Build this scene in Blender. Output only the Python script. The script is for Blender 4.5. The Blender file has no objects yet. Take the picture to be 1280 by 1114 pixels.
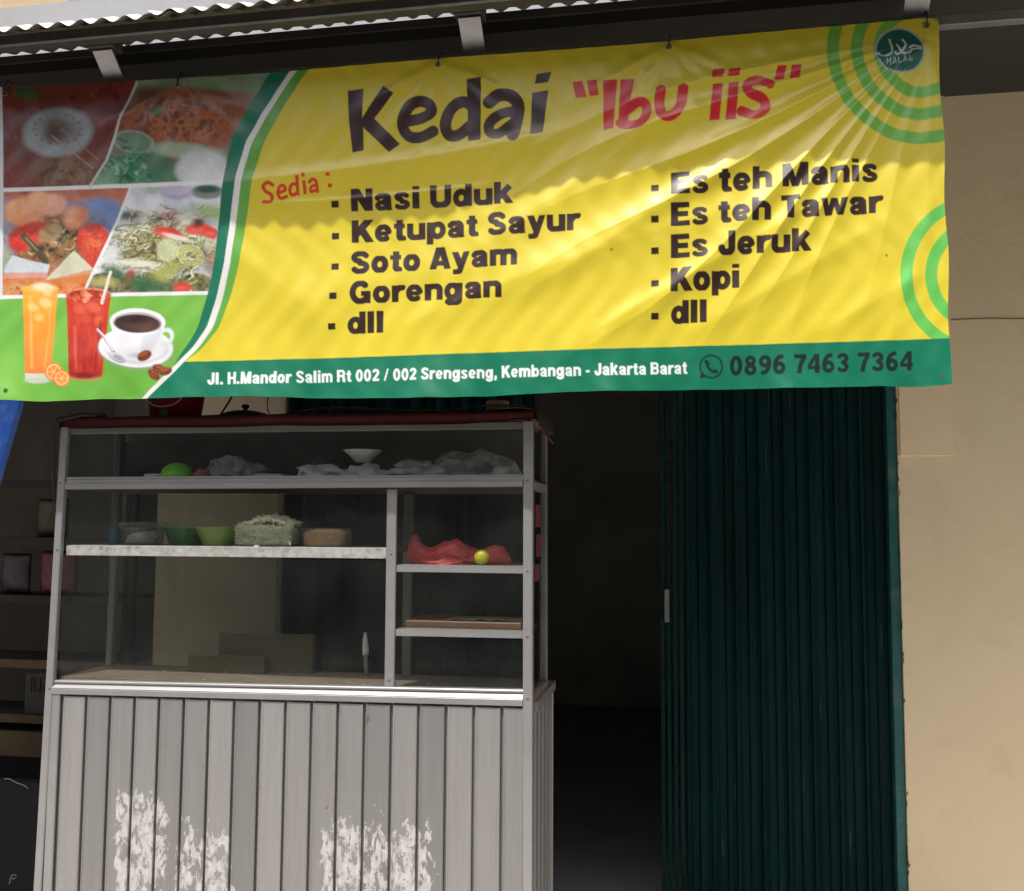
import bpy, bmesh, math, random
import numpy as np
from mathutils import Vector, Matrix, noise as mnoise

sc = bpy.context.scene
col = sc.collection
rad = math.radians
# ------------------------------------------------------------------ camera
F, CXP, CYP = 1200.0, 640.0, 557.0          # focal length and principal point, photograph pixels (1280 x 1114)
YAW, PIT, ROL = rad(10.3), rad(4.5), rad(0.35)
CAM = np.array([0.0, -2.9, 1.62])
camd = bpy.data.cameras.new('camera'); camo = bpy.data.objects.new('camera', camd); col.objects.link(camo)
camd.sensor_width = 36.0; camd.lens = F / 1280.0 * 36.0; camd.clip_start = 0.05; camd.clip_end = 2000
RM = Matrix.Rotation(YAW, 3, 'Z') @ Matrix.Rotation(math.pi / 2 + PIT, 3, 'X') @ Matrix.Rotation(ROL, 3, 'Z')
camo.matrix_world = Matrix.Translation(Vector(CAM)) @ RM.to_4x4()
sc.camera = camo
RN = np.array(RM)
# ------------------------------------------------------------------ world, sun, exposure
SUN_EL, SUN_AZ = rad(65), rad(18)            # azimuth: to the left of straight out from the shopfront
w = bpy.data.worlds.new('World'); sc.world = w; w.use_nodes = True
nt = w.node_tree; bg = nt.nodes['Background']
sky = nt.nodes.new('ShaderNodeTexSky'); sky.sky_type = 'NISHITA'; sky.sun_disc = False
sdir = Vector((-math.sin(SUN_AZ) * math.cos(SUN_EL), -math.cos(SUN_AZ) * math.cos(SUN_EL), math.sin(SUN_EL)))
sky.sun_elevation = SUN_EL; sky.sun_rotation = math.atan2(sdir.x, sdir.y)
sky.dust_density = 6.0; sky.air_density = 1.2
nt.links.new(sky.outputs[0], bg.inputs[0]); bg.inputs[1].default_value = 0.15
sund = bpy.data.lights.new('sun', 'SUN'); sund.energy = 4.0; sund.angle = rad(0.8); sund.color = (1.0, 0.965, 0.915)
suno = bpy.data.objects.new('sun', sund); col.objects.link(suno)
suno.rotation_euler = sdir.to_track_quat('Z', 'Y').to_euler()
vs = sc.view_settings; vs.view_transform = 'Standard'; vs.look = 'None'; vs.gamma = 1.0; vs.use_curve_mapping = False
vs.exposure = 0.2

# ------------------------------------------------------------------ helpers
rng = np.random.default_rng(7)
random.seed(5)
ORG = {}

def srgb(r, g, b):
    f = lambda c: (c / 12.92 if c <= 0.04045 else ((c + 0.055) / 1.055) ** 2.4)
    return (f(r / 255), f(g / 255), f(b / 255))

def mat(name, color, rough=0.6, metal=0.0, var=0.0, vscale=6.0, bump=0.0, bscale=60.0, spec=0.5, stretch=(1, 1, 1), dirt=None, dscale=3.0, damt=0.5, rnd=0.0, alpha=None):
    m = bpy.data.materials.new(name); m.use_nodes = True
    n = m.node_tree.nodes; l = m.node_tree.links; p = n['Principled BSDF']
    p.inputs['Roughness'].default_value = rough; p.inputs['Metallic'].default_value = metal
    p.inputs['Specular IOR Level'].default_value = spec
    tc = n.new('ShaderNodeNewGeometry'); mp = n.new('ShaderNodeMapping'); mp.inputs['Scale'].default_value = stretch
    l.new(tc.outputs['Position'], mp.inputs['Vector'])
    cur = None
    if var > 0 or dirt:
        c = n.new('ShaderNodeRGB'); c.outputs[0].default_value = (*color, 1); cur = c.outputs[0]
    if var > 0:
        t = n.new('ShaderNodeTexNoise'); t.inputs['Scale'].default_value = vscale; t.inputs['Detail'].default_value = 6; t.inputs['Roughness'].default_value = 0.65
        l.new(mp.outputs[0], t.inputs['Vector'])
        r = n.new('ShaderNodeMapRange'); r.inputs[1].default_value = 0.3; r.inputs[2].default_value = 0.7
        r.inputs[3].default_value = 1 - var; r.inputs[4].default_value = 1 + var
        l.new(t.outputs['Fac'], r.inputs[0])
        mx = n.new('ShaderNodeVectorMath'); mx.operation = 'SCALE'; l.new(cur, mx.inputs[0]); l.new(r.outputs[0], mx.inputs['Scale']); cur = mx.outputs[0]
    if rnd > 0:
        oi = n.new('ShaderNodeObjectInfo'); r = n.new('ShaderNodeMapRange'); r.inputs[3].default_value = 1 - rnd; r.inputs[4].default_value = 1 + rnd
        l.new(oi.outputs['Random'], r.inputs[0])
        if cur is None:
            c = n.new('ShaderNodeRGB'); c.outputs[0].default_value = (*color, 1); cur = c.outputs[0]
        mx = n.new('ShaderNodeVectorMath'); mx.operation = 'SCALE'; l.new(cur, mx.inputs[0]); l.new(r.outputs[0], mx.inputs['Scale']); cur = mx.outputs[0]
    if dirt:
        t = n.new('ShaderNodeTexNoise'); t.inputs['Scale'].default_value = dscale; t.inputs['Detail'].default_value = 9; t.inputs['Roughness'].default_value = 0.7
        l.new(mp.outputs[0], t.inputs['Vector'])
        r = n.new('ShaderNodeMapRange'); r.inputs[1].default_value = 0.52; r.inputs[2].default_value = 0.68; r.inputs[4].default_value = damt
        l.new(t.outputs['Fac'], r.inputs[0])
        mx = n.new('ShaderNodeMix'); mx.data_type = 'RGBA'; l.new(r.outputs[0], mx.inputs[0]); l.new(cur, mx.inputs[6]); mx.inputs[7].default_value = (*dirt, 1); cur = mx.outputs[2]
    if cur is not None: l.new(cur, p.inputs['Base Color'])
    else: p.inputs['Base Color'].default_value = (*color, 1)
    if bump > 0:
        t = n.new('ShaderNodeTexNoise'); t.inputs['Scale'].default_value = bscale; t.inputs['Detail'].default_value = 5
        l.new(mp.outputs[0], t.inputs['Vector'])
        b = n.new('ShaderNodeBump'); b.inputs['Strength'].default_value = bump; b.inputs['Distance'].default_value = 0.01
        l.new(t.outputs['Fac'], b.inputs['Height']); l.new(b.outputs[0], p.inputs['Normal'])
    return m

def clearmat(name, tint=(1, 1, 1), ior=1.45, rough=0.02, body=None, bodyfac=0.0, noise=0.0, nscale=25):
    """thin clear sheet: light passes, the surface mirrors by Fresnel; body = milky share"""
    m = bpy.data.materials.new(name); m.use_nodes = True
    n = m.node_tree.nodes; l = m.node_tree.links; n.remove(n['Principled BSDF']); out = n['Material Output']
    tr = n.new('ShaderNodeBsdfTransparent'); tr.inputs[0].default_value = (*tint, 1)
    cur = tr.outputs[0]
    if body:
        d = n.new('ShaderNodeBsdfDiffuse'); d.inputs[0].default_value = (*body, 1)
        t = n.new('ShaderNodeBsdfTranslucent'); t.inputs[0].default_value = (*body, 1)
        a = n.new('ShaderNodeMixShader'); a.inputs[0].default_value = 0.4; l.new(d.outputs[0], a.inputs[1]); l.new(t.outputs[0], a.inputs[2])
        mx = n.new('ShaderNodeMixShader'); mx.inputs[0].default_value = bodyfac
        if noise > 0:
            tx = n.new('ShaderNodeTexNoise'); tx.inputs['Scale'].default_value = nscale; tx.inputs['Detail'].default_value = 6
            g = n.new('ShaderNodeNewGeometry'); l.new(g.outputs['Position'], tx.inputs['Vector'])
            r = n.new('ShaderNodeMapRange'); r.inputs[1].default_value = 0.35; r.inputs[2].default_value = 0.7
            r.inputs[3].default_value = max(0, bodyfac - noise); r.inputs[4].default_value = min(1, bodyfac + noise)
            l.new(tx.outputs['Fac'], r.inputs[0]); l.new(r.outputs[0], mx.inputs[0])
        l.new(cur, mx.inputs[1]); l.new(a.outputs[0], mx.inputs[2]); cur = mx.outputs[0]
    gl = n.new('ShaderNodeBsdfGlossy'); gl.inputs['Roughness'].default_value = rough
    lw = n.new('ShaderNodeLayerWeight'); lw.inputs[0].default_value = .5
    pw = n.new('ShaderNodeMath'); pw.operation = 'POWER'; pw.inputs[1].default_value = 5; l.new(lw.outputs['Facing'], pw.inputs[0])
    fr = n.new('ShaderNodeMapRange'); fr.inputs[3].default_value = ((ior - 1) / (ior + 1)) ** 2; fr.inputs[4].default_value = .95; l.new(pw.outputs[0], fr.inputs[0])
    mx = n.new('ShaderNodeMixShader'); l.new(fr.outputs[0], mx.inputs[0]); l.new(cur, mx.inputs[1]); l.new(gl.outputs[0], mx.inputs[2])
    l.new(mx.outputs[0], out.inputs[0])
    return m

def root(name, loc, label, cat, group=None):
    o = bpy.data.objects.new(name, None); col.objects.link(o); o.location = loc; o.empty_display_size = 0.1
    o['label'] = label; o['category'] = cat
    if group: o['group'] = group
    ORG[o] = Vector(loc)
    return o

def tag(o, label, cat, group=None, kind=None):
    if label: o['label'] = label
    if cat: o['category'] = cat
    if group: o['group'] = group
    if kind: o['kind'] = kind
    return o

def obj(name, bm, m, parent=None, loc=None, smooth=False, label=None, kind=None):
    """link a bmesh given in world coordinates as one mesh object"""
    org = ORG[parent] if parent is not None else Vector(loc or (0, 0, 0))
    bmesh.ops.translate(bm, verts=bm.verts, vec=-org)
    bmesh.ops.recalc_face_normals(bm, faces=bm.faces)
    me = bpy.data.meshes.new(name); bm.to_mesh(me); bm.free()
    if smooth: me.polygons.foreach_set('use_smooth', [True] * len(me.polygons))
    for mm in (m if isinstance(m, (list, tuple)) else [m]): me.materials.append(mm)
    o = bpy.data.objects.new(name, me); col.objects.link(o)
    if parent is not None: o.parent = parent
    else: o.location = org
    ORG[o] = org
    if label: o['label'] = label
    if kind: o['kind'] = kind
    return o

def dupe(o, off, parent=None):
    c = o.copy(); col.objects.link(c); c.location = o.location + Vector(off); c.parent = parent or o.parent
    ORG[c] = ORG[o]
    return c

def B(): return bmesh.new()

def hexa(bm, c8, bev=0.0):
    vs_ = [bm.verts.new(c) for c in c8]
    fs = [(0, 3, 2, 1), (4, 5, 6, 7), (0, 1, 5, 4), (1, 2, 6, 5), (2, 3, 7, 6), (3, 0, 4, 7)]
    ff = [bm.faces.new([vs_[i] for i in f]) for f in fs]
    if bev > 0:
        es = list({e for f in ff for e in f.edges})
        bmesh.ops.bevel(bm, geom=es, offset=bev, segments=1, affect='EDGES', profile=0.5)
    return bm

def bx(bm, x0, x1, y0, y1, z0, z1, bev=0.0):
    return hexa(bm, [(x0, y0, z0), (x1, y0, z0), (x1, y1, z0), (x0, y1, z0), (x0, y0, z1), (x1, y0, z1), (x1, y1, z1), (x0, y1, z1)], bev)

def box(name, x0, x1, y0, y1, z0, z1, m, parent=None, bev=0.0, label=None):
    b = bx(B(), x0, x1, y0, y1, z0, z1, bev)
    return obj(name, b, m, parent, loc=None if parent is not None else ((x0 + x1) / 2, (y0 + y1) / 2, z0), label=label)

def tube(bm, pts, r, seg=8, cap=True):
    pts = [Vector(p) for p in pts]; rings = []
    up0 = Vector((0, 0, 1))
    for i, p in enumerate(pts):
        d = (pts[min(i + 1, len(pts) - 1)] - pts[max(i - 1, 0)]).normalized()
        u = d.cross(up0)
        if u.length < 0.05: u = d.cross(Vector((0, 1, 0)))
        u.normalize(); v = u.cross(d)
        rr = r[i] if isinstance(r, (list, tuple)) else r
        rings.append([bm.verts.new(p + (u * math.cos(a) + v * math.sin(a)) * rr) for a in [2 * math.pi * k / seg for k in range(seg)]])
    for a, b in zip(rings, rings[1:]):
        for k in range(seg): bm.faces.new((a[k], a[(k + 1) % seg], b[(k + 1) % seg], b[k]))
    if cap:
        bm.faces.new(rings[0][::-1]); bm.faces.new(rings[-1])
    return bm

def lathe(bm, prof, c, seg=28, sx=1.0, sy=1.0, sq=0.0):
    """profile [(r, z)] turned round c; sq > 0 squares the section off"""
    rings = []
    for r, z in prof:
        ring = []
        for k in range(seg):
            a = 2 * math.pi * k / seg; ca, sa = math.cos(a), math.sin(a)
            e = 1.0 - sq
            ca = math.copysign(abs(ca) ** e, ca); sa = math.copysign(abs(sa) ** e, sa)
            ring.append(bm.verts.new((c[0] + r * ca * sx, c[1] + r * sa * sy, c[2] + z)))
        rings.append(ring)
    for a, b in zip(rings, rings[1:]):
        for k in range(seg): bm.faces.new((a[k], a[(k + 1) % seg], b[(k + 1) % seg], b[k]))
    if prof[0][0] > 1e-4: bm.faces.new(rings[0][::-1])
    if prof[-1][0] > 1e-4: bm.faces.new(rings[-1])
    return bm

def lump(c, sx, sy, sz, seed, amp=0.25, freq=1.6, sharp=0.5, sub=4, shape=None):
    """crumpled bag: base flat at c.z"""
    bm = B(); bmesh.ops.create_icosphere(bm, subdivisions=sub, radius=1.0)
    so = Vector((seed * 7.3, seed * 3.1, seed * 1.7))
    for v in bm.verts:
        d = v.co.normalized()
        n1 = mnoise.fractal(d * freq + so, 0.9, 2.0, 4)
        n2 = 1 - abs(mnoise.noise(d * freq * 2.3 + so * 1.3)) * 2
        n3 = 1 - abs(mnoise.noise(d * freq * 5.1 + so * 2.3)) * 2
        r = 1 + amp * n1 + amp * sharp * (n2 - 0.5) * 0.7 + amp * sharp * (n3 - .5) * .35
        p = d * r
        z = max(p.z, -0.25 + 0.02 * n1) + 0.25
        k = shape(z / 1.25) if shape else 1.0
        v.co = Vector((c[0] + p.x * sx * k, c[1] + p.y * sy * k, c[2] + max(z, 0) / 1.25 * sz))
    zmin = min(v.co.z for v in bm.verts)
    for v in bm.verts: v.co.z += c[2] - zmin
    return bm

def at(x, y, Y):
    d = RN @ np.array([(x - CXP) / F, -(y - CYP) / F, -1.0]); t = (Y - CAM[1]) / d[1]
    return CAM + t * d

# ------------------------------------------------------------------ materials
M = {}
M['ground'] = mat('concrete_paving', (0.085, 0.082, 0.078), 0.9, var=0.25, vscale=1.2, bump=0.3, bscale=30)
M['bounce_apron'] = mat('bounce_concrete_apron', (0.46, 0.43, 0.38), 0.9, var=0.2, vscale=2, bump=0.2, bscale=40)
M['floor_in'] = mat('worn_floor_tile', (0.24, 0.235, 0.23), 0.5, var=0.2, vscale=2)
M['cream'] = mat('cream_wall_paint', (0.76, 0.635, 0.425), 0.8, var=0.05, vscale=1.3, bump=0.18, bscale=28, dirt=(0.50, 0.40, 0.25), dscale=5, damt=0.22)
M['seam'] = mat('darker_mortar', (.34, .26, .16), .9)
M['cream2'] = mat('fresh_cream_paint', (0.80, 0.64, 0.43), 0.75, var=0.05, vscale=2.5, bump=0.08, bscale=40)
M['upgrey'] = mat('pale_grey_wall_paint', (0.42, 0.425, 0.44), 0.8, var=0.08, vscale=3, bump=0.1, bscale=30)
M['upbeige'] = mat('beige_wall_paint', (0.52, 0.40, 0.24), 0.8, var=0.08, vscale=3)
M['dark_room'] = mat('unlit_room_plaster', (0.58, 0.56, 0.52), 0.9, var=0.2, vscale=1.5)
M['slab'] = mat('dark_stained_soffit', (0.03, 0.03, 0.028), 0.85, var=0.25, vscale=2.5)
M['steel'] = mat('dark_painted_steel', (0.05, 0.047, 0.04), 0.55, var=0.25, vscale=8, dirt=(0.09, 0.06, 0.035), dscale=6, damt=0.6)
M['steelgrey'] = mat('grey_steel', (0.20, 0.195, 0.185), 0.5, metal=0.3, var=0.2, vscale=9)
M['strut'] = mat('galvanised_flat_bar', (0.36, 0.36, 0.38), 0.45, metal=0.5, var=0.15, vscale=12)
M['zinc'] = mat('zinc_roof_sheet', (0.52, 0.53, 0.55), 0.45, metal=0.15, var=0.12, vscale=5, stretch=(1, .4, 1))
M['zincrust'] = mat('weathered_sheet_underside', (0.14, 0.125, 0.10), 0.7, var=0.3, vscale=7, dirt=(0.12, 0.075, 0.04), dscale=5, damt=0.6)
M['gate'] = mat('teal_gate_paint', (0.002, 0.023, 0.0235), 0.65, spec=.12, var=0.35, vscale=5, stretch=(3, 3, .35), dirt=(0.006, 0.022, 0.024), dscale=4, damt=0.7)
def scratches(m):
    n = m.node_tree.nodes; l = m.node_tree.links; p = n['Principled BSDF']; base = p.inputs['Base Color'].links[0].from_socket
    g = n.new('ShaderNodeNewGeometry'); mp = n.new('ShaderNodeMapping'); mp.inputs['Scale'].default_value = (150, 150, 3.2); l.new(g.outputs['Position'], mp.inputs[0])
    t = n.new('ShaderNodeTexNoise'); t.inputs['Scale'].default_value = 1; t.inputs['Detail'].default_value = 2; l.new(mp.outputs[0], t.inputs['Vector'])
    r = n.new('ShaderNodeMapRange'); r.inputs[1].default_value = .73; r.inputs[2].default_value = .78; r.inputs[4].default_value = .6; l.new(t.outputs['Fac'], r.inputs[0])
    mx = n.new('ShaderNodeMix'); mx.data_type = 'RGBA'; l.new(r.outputs[0], mx.inputs[0]); l.new(base, mx.inputs[6]); mx.inputs[7].default_value = (.16, .19, .19, 1); l.new(mx.outputs[2], p.inputs['Base Color'])
scratches(M['gate'])
M['gateedge'] = mat('teal_frame_paint', (0.01, 0.10, 0.10), 0.45, var=0.25, vscale=8, dirt=(0.30, 0.27, 0.2), dscale=14, damt=0.25)
M['alu'] = mat('aluminium_profile', (0.31, 0.31, 0.315), 0.38, metal=0.4, var=0.08, vscale=8, stretch=(.5, 1, 1), bump=0.02, bscale=80)
M['alu_worn'] = mat('pitted_aluminium', (0.42, 0.42, 0.40), 0.55, metal=0.3, var=0.25, vscale=35, dirt=(0.12, 0.115, 0.10), dscale=28, damt=0.85, bump=0.15, bscale=90)
M['alu_dull'] = mat('dull_aluminium', (0.17, 0.17, 0.165), 0.5, metal=0.3, var=0.15, vscale=9)
M['counter'] = mat('worn_brown_board', (0.17, 0.125, 0.095), 0.6, var=0.25, vscale=7, stretch=(1, 3, 1), dirt=(0.13, 0.09, 0.06), dscale=9, damt=0.6)
M['boardbrown'] = mat('brown_plywood', (0.17, 0.13, 0.105), 0.7, var=0.2, vscale=6, stretch=(.5, 2, 1))
M['boarddark'] = mat('grimy_back_board', (0.17, 0.145, 0.125), 0.75, var=0.35, vscale=4)
M['redcloth'] = mat('dull_red_cover', (0.13, 0.022, 0.02), 0.75, var=0.3, vscale=12, bump=0.2, bscale=40)
M['blackcloth'] = mat('black_cloth', (0.018, 0.017, 0.017), 0.8, var=0.3, vscale=14)
M['black'] = mat('black_rubber', (0.012, 0.012, 0.013), 0.6)
M['glass'] = clearmat('cart_glass', (0.93, 0.96, 0.945), 1.42, 0.015, body=(0.36, 0.38, 0.36), bodyfac=0.022, noise=0.01, nscale=5)
M['shade_tint'] = clearmat('shade_tinted_glass', (.60, .61, .60), 1.4, .02)
M['white'] = mat('white_plastic', (0.72, 0.72, 0.70), 0.45)
M['tan'] = mat('tan_cardboard', (0.34, 0.26, 0.15), 0.8, var=0.12, vscale=10)
M['tan_dark'] = mat('raw_timber_edge', (0.26, 0.18, 0.09), 0.75, var=0.25, vscale=12, stretch=(.3, 1, 3))

# slat material: brushed aluminium with torn white paper left by two posters
def slatmat():
    m = mat('brushed_aluminium_slat', (0.240, 0.236, 0.237), 0.42, metal=0.18, var=0.07, vscale=5, stretch=(14, 14, .7), rnd=0.17, dirt=(0.17, 0.16, 0.155), dscale=1.5, damt=0.22)
    n = m.node_tree.nodes; l = m.node_tree.links; p = n['Principled BSDF']
    base = p.inputs['Base Color'].links[0].from_socket
    g = n.new('ShaderNodeNewGeometry'); sp = n.new('ShaderNodeSeparateXYZ'); l.new(g.outputs['Position'], sp.inputs[0])
    def mth(op, a, b=None, clamp=False):
        q = n.new('ShaderNodeMath'); q.operation = op; q.use_clamp = clamp
        for i, s in enumerate((a, b)):
            if s is None: continue
            if isinstance(s, (int, float)): q.inputs[i].default_value = s
            else: l.new(s, q.inputs[i])
        return q.outputs[0]
    def smooth(v, a, b):
        r = n.new('ShaderNodeMapRange'); r.interpolation_type = 'SMOOTHSTEP'; r.inputs[1].default_value = a; r.inputs[2].default_value = b
        l.new(v, r.inputs[0]); return r.outputs[0]
    def patch(x0, x1, z1, fade):
        a = mth('MULTIPLY', smooth(sp.outputs['X'], x0 - .02, x0 + .035), mth('SUBTRACT', 1.0, smooth(sp.outputs['X'], x1 - .05, x1 + .02)))
        return mth('MULTIPLY', a, mth('SUBTRACT', 1.0, smooth(sp.outputs['Z'], z1 - fade, z1 + .01)))
    P = mth('MAXIMUM', mth('MAXIMUM', patch(-1.94, -1.70, .755, .10), mth('MULTIPLY', patch(-1.71, -1.46, .75, .24), .93)), mth('MULTIPLY', patch(-1.20, -.78, .83, .30), 1.0))
    P = mth('MAXIMUM', P, mth('MULTIPLY', patch(-.86, -.70, .95, .75), .70))
    mp = n.new('ShaderNodeMapping'); mp.inputs['Scale'].default_value = (1, 1, .55); l.new(g.outputs['Position'], mp.inputs[0])
    t = n.new('ShaderNodeTexNoise'); t.inputs['Scale'].default_value = 31; t.inputs['Detail'].default_value = 8; t.inputs['Roughness'].default_value = .68; t.inputs['Distortion'].default_value = .6
    l.new(mp.outputs[0], t.inputs['Vector'])
    # paper stays where the noise is above a threshold that falls inside the patch
    thr = mth('SUBTRACT', .80, mth('MULTIPLY', P, .35))
    fac = smooth(mth('SUBTRACT', t.outputs['Fac'], thr), -.006, .012)
    t2 = n.new('ShaderNodeTexNoise'); t2.inputs['Scale'].default_value = 48; t2.inputs['Detail'].default_value = 4; l.new(mp.outputs[0], t2.inputs['Vector'])
    fac = mth('MULTIPLY', mth('MULTIPLY', fac, smooth(t2.outputs['Fac'], .36, .42)), mth('MULTIPLY', P, 20, True), True)
    pc = n.new('ShaderNodeMix'); pc.data_type = 'RGBA'; l.new(smooth(t2.outputs['Fac'], .35, .65), pc.inputs[0]); pc.inputs[6].default_value = (.36, .355, .36, 1); pc.inputs[7].default_value = (.50, .495, .50, 1)
    mx = n.new('ShaderNodeMix'); mx.data_type = 'RGBA'; l.new(fac, mx.inputs[0]); l.new(base, mx.inputs[6]); l.new(pc.outputs[2], mx.inputs[7])
    # a few dark scuffs
    t3 = n.new('ShaderNodeTexNoise'); t3.inputs['Scale'].default_value = 17; t3.inputs['Detail'].default_value = 3; l.new(g.outputs['Position'], t3.inputs['Vector'])
    sf = mth('MULTIPLY', smooth(t3.outputs['Fac'], .735, .76), .55)
    m2 = n.new('ShaderNodeMix'); m2.data_type = 'RGBA'; l.new(sf, m2.inputs[0]); l.new(mx.outputs[2], m2.inputs[6]); m2.inputs[7].default_value = (.10, .09, .085, 1)
    l.new(m2.outputs[2], p.inputs['Base Color'])
    r = n.new('ShaderNodeMapRange'); r.inputs[3].default_value = .47; r.inputs[4].default_value = .9; l.new(fac, r.inputs[0]); l.new(r.outputs[0], p.inputs['Roughness'])
    r2 = n.new('ShaderNodeMapRange'); r2.inputs[3].default_value = .18; r2.inputs[4].default_value = 0; l.new(fac, r2.inputs[0]); l.new(r2.outputs[0], p.inputs['Metallic'])
    bp = n.new('ShaderNodeBump'); bp.inputs['Strength'].default_value = .35; bp.inputs['Distance'].default_value = .002; l.new(fac, bp.inputs['Height']); l.new(bp.outputs[0], p.inputs['Normal'])
    return m
M['slat'] = slatmat()

# ================================================================== THE SETTING
g = B(); bmesh.ops.create_grid(g, x_segments=4, y_segments=4, size=300)
tag(obj('ground', g, M['ground'], loc=(0, 0, 0)), 'grey concrete ground in front of the shop', None, kind='structure')

g = B(); bx(g, -9, 9, -2.6, 1.6, -.10, .004)  # unseen pale strip, added to bounce sunlight up onto the wall
tag(obj('bounce_strip', g, M['bounce_apron'], loc=(0, 0, 0)), 'unseen pale concrete strip added to bounce light onto the shopfront', None, kind='structure')

WY = 1.15                                                    # face of the shopfront wall
bld = root('shop_building', (0.5, WY, 0), 'cream plastered shop building with two openings behind the food cart', 'building')
box('wall', 0.835, 4.2, WY, WY + .16, 0, 3.415, M['cream'], bld)
box('pillar', -2.385, -1.80, WY, WY + .5, 0, 3.415, M['cream'], bld)
box('lintel', -1.80, 0.835, WY + .004, WY + .16, 2.8, 3.415, M['cream'], bld)
box('lintel', -6.0, -2.385, WY + .004, WY + .16, 2.8, 3.415, M['cream'], bld)
box('wall', -6.5, -5.0, WY + .002, WY + .16, 0, 2.8, M['cream'], bld)
box('plaster_patch', 0.842, 1.046, WY - .012, WY + .01, 1.888, 3.37, M['cream2'], bld, bev=.002, label='paler plaster strip beside the folding gate')
# hairline seam across the plaster: a thin lip of mortar
sm = B(); tube(sm, [(1.05 + .13 * k, WY - .001, 2.434 - .0012 * k + .0025 * math.sin(k * 1.9)) for k in range(24)], .0034, 5)
obj('plaster_seam', sm, M['seam'], bld)
box('upper_wall', -8.0, 5.0, WY - .003, WY + .2, 3.42, 4.14, M['upgrey'], bld)
box('upper_wall', -8.0, 5.0, WY + .03, WY + .2, 4.14, 7.5, M['upbeige'], bld)
box('upper_panel', -2.94, 5.0, WY - .003, WY + .028, 4.141, 4.9, M['upgrey'], bld)
box('drain_pipe', -2.965, -2.945, WY + .0, WY + .02, 4.15, 6.0, M['white'], bld, bev=.003)
# two unlit rooms behind the openings
for (x0, x1) in ((-1.80, 0.84), (-5.0, -2.385)):
    box('room_floor', x0 - .6, x1 + .6, WY + .16, 5.6, 0.005, 0.025, M['floor_in'], bld)
    box('room_ceiling', x0 - .6, x1 + .6, WY + .5, 5.6, 2.9, 3.0, M['dark_room'], bld)
    box('room_wall', x0 - .6, x1 + .6, 5.6, 5.7, 0, 3.0, M['dark_room'], bld)
box('room_wall', -2.15, -2.0, WY + .5, 5.6, 0.03, 2.9, M['dark_room'], bld)
box('room_wall', 1.35, 1.45, WY + .16, 5.6, 0.03, 2.9, M['dark_room'], bld)
box('room_wall', -5.6, -5.5, WY + .16, 5.6, 0.03, 2.9, M['dark_room'], bld)
# chipped plaster and old paint at the gate frame
ch = B(); random.seed(11)
for k in range(30):
    z = random.uniform(.1, 2.3); h = random.uniform(.006, .03); wd = random.uniform(.002, .006)
    x = .833 + random.uniform(-.003, .004)
    hexa(ch, [(x, WY - .003, z), (x + wd * .6, WY - .003, z + h * .2), (x + wd * .6, WY + .004, z + h * .2), (x, WY + .004, z), (x + wd * .2, WY - .003, z + h), (x + wd, WY - .003, z + h * .8), (x + wd, WY + .004, z + h * .8), (x + wd * .2, WY + .004, z + h)])
o = obj('chipped_plaster', ch, M['steel'], bld); o['kind'] = 'stuff'

# ---- unseen houses added across the street: they shade the low sky and show in the gloss of glass and vinyl
def added_house(x0, x1, h, wallc, roofc, label):
    r = root('added_house', ((x0 + x1) / 2, -10.6, 0), label, 'house', 'unseen houses added across the street')
    wm = mat('house_render', wallc, .85, var=.12, vscale=1.5); rm = mat('house_roof', roofc, .8, var=.2, vscale=4)
    dk = mat('house_window', (.02, .025, .03), .15); fm = mat('house_frame', (.30, .28, .25), .6)
    box('wall', x0, x1, -14.6, -10.6, 0, h, wm, r)
    b = hexa(B(), [(x0 - .4, -15.1, h), (x1 + .4, -15.1, h), (x1 + .4, -10.0, h), (x0 - .4, -10.0, h), (x0 + 1.2, -13.0, h + 1.5), (x1 - 1.2, -13.0, h + 1.5), (x1 - 1.2, -12.2, h + 1.5), (x0 + 1.2, -12.2, h + 1.5)])
    obj('roof', b, rm, r)
    n_ = max(2, int((x1 - x0) / 1.8))
    for fl in (1.0, 3.6):
        for k in range(n_):
            xc = x0 + (k + .5) * (x1 - x0) / n_
            if fl == 1.0 and k == n_ // 2:
                d_ = box('door', xc - .45, xc + .45, -10.6, -10.55, 0.02, 2.1, fm, r); box('door_panel', xc - .38, xc + .38, -10.55, -10.54, .08, 2.0, dk, d_); continue
            w_ = box('window', xc - .5, xc + .5, -10.6, -10.55, fl, fl + 1.2, fm, r); box('pane', xc - .44, xc + .44, -10.55, -10.542, fl + .06, fl + 1.14, dk, w_)
    return r
added_house(-13.0, -5.2, 6.9, (.16, .15, .13), (.12, .05, .035), 'unseen grey rendered house added across the street, leftmost of three')
added_house(-4.8, 2.0, 7.4, (.20, .17, .12), (.10, .045, .03), 'unseen tan rendered house added across the street, facing the cart')
added_house(2.5, 11.0, 6.8, (.13, .15, .14), (.09, .05, .04), 'unseen greenish grey house added across the street, rightmost of three')

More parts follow.
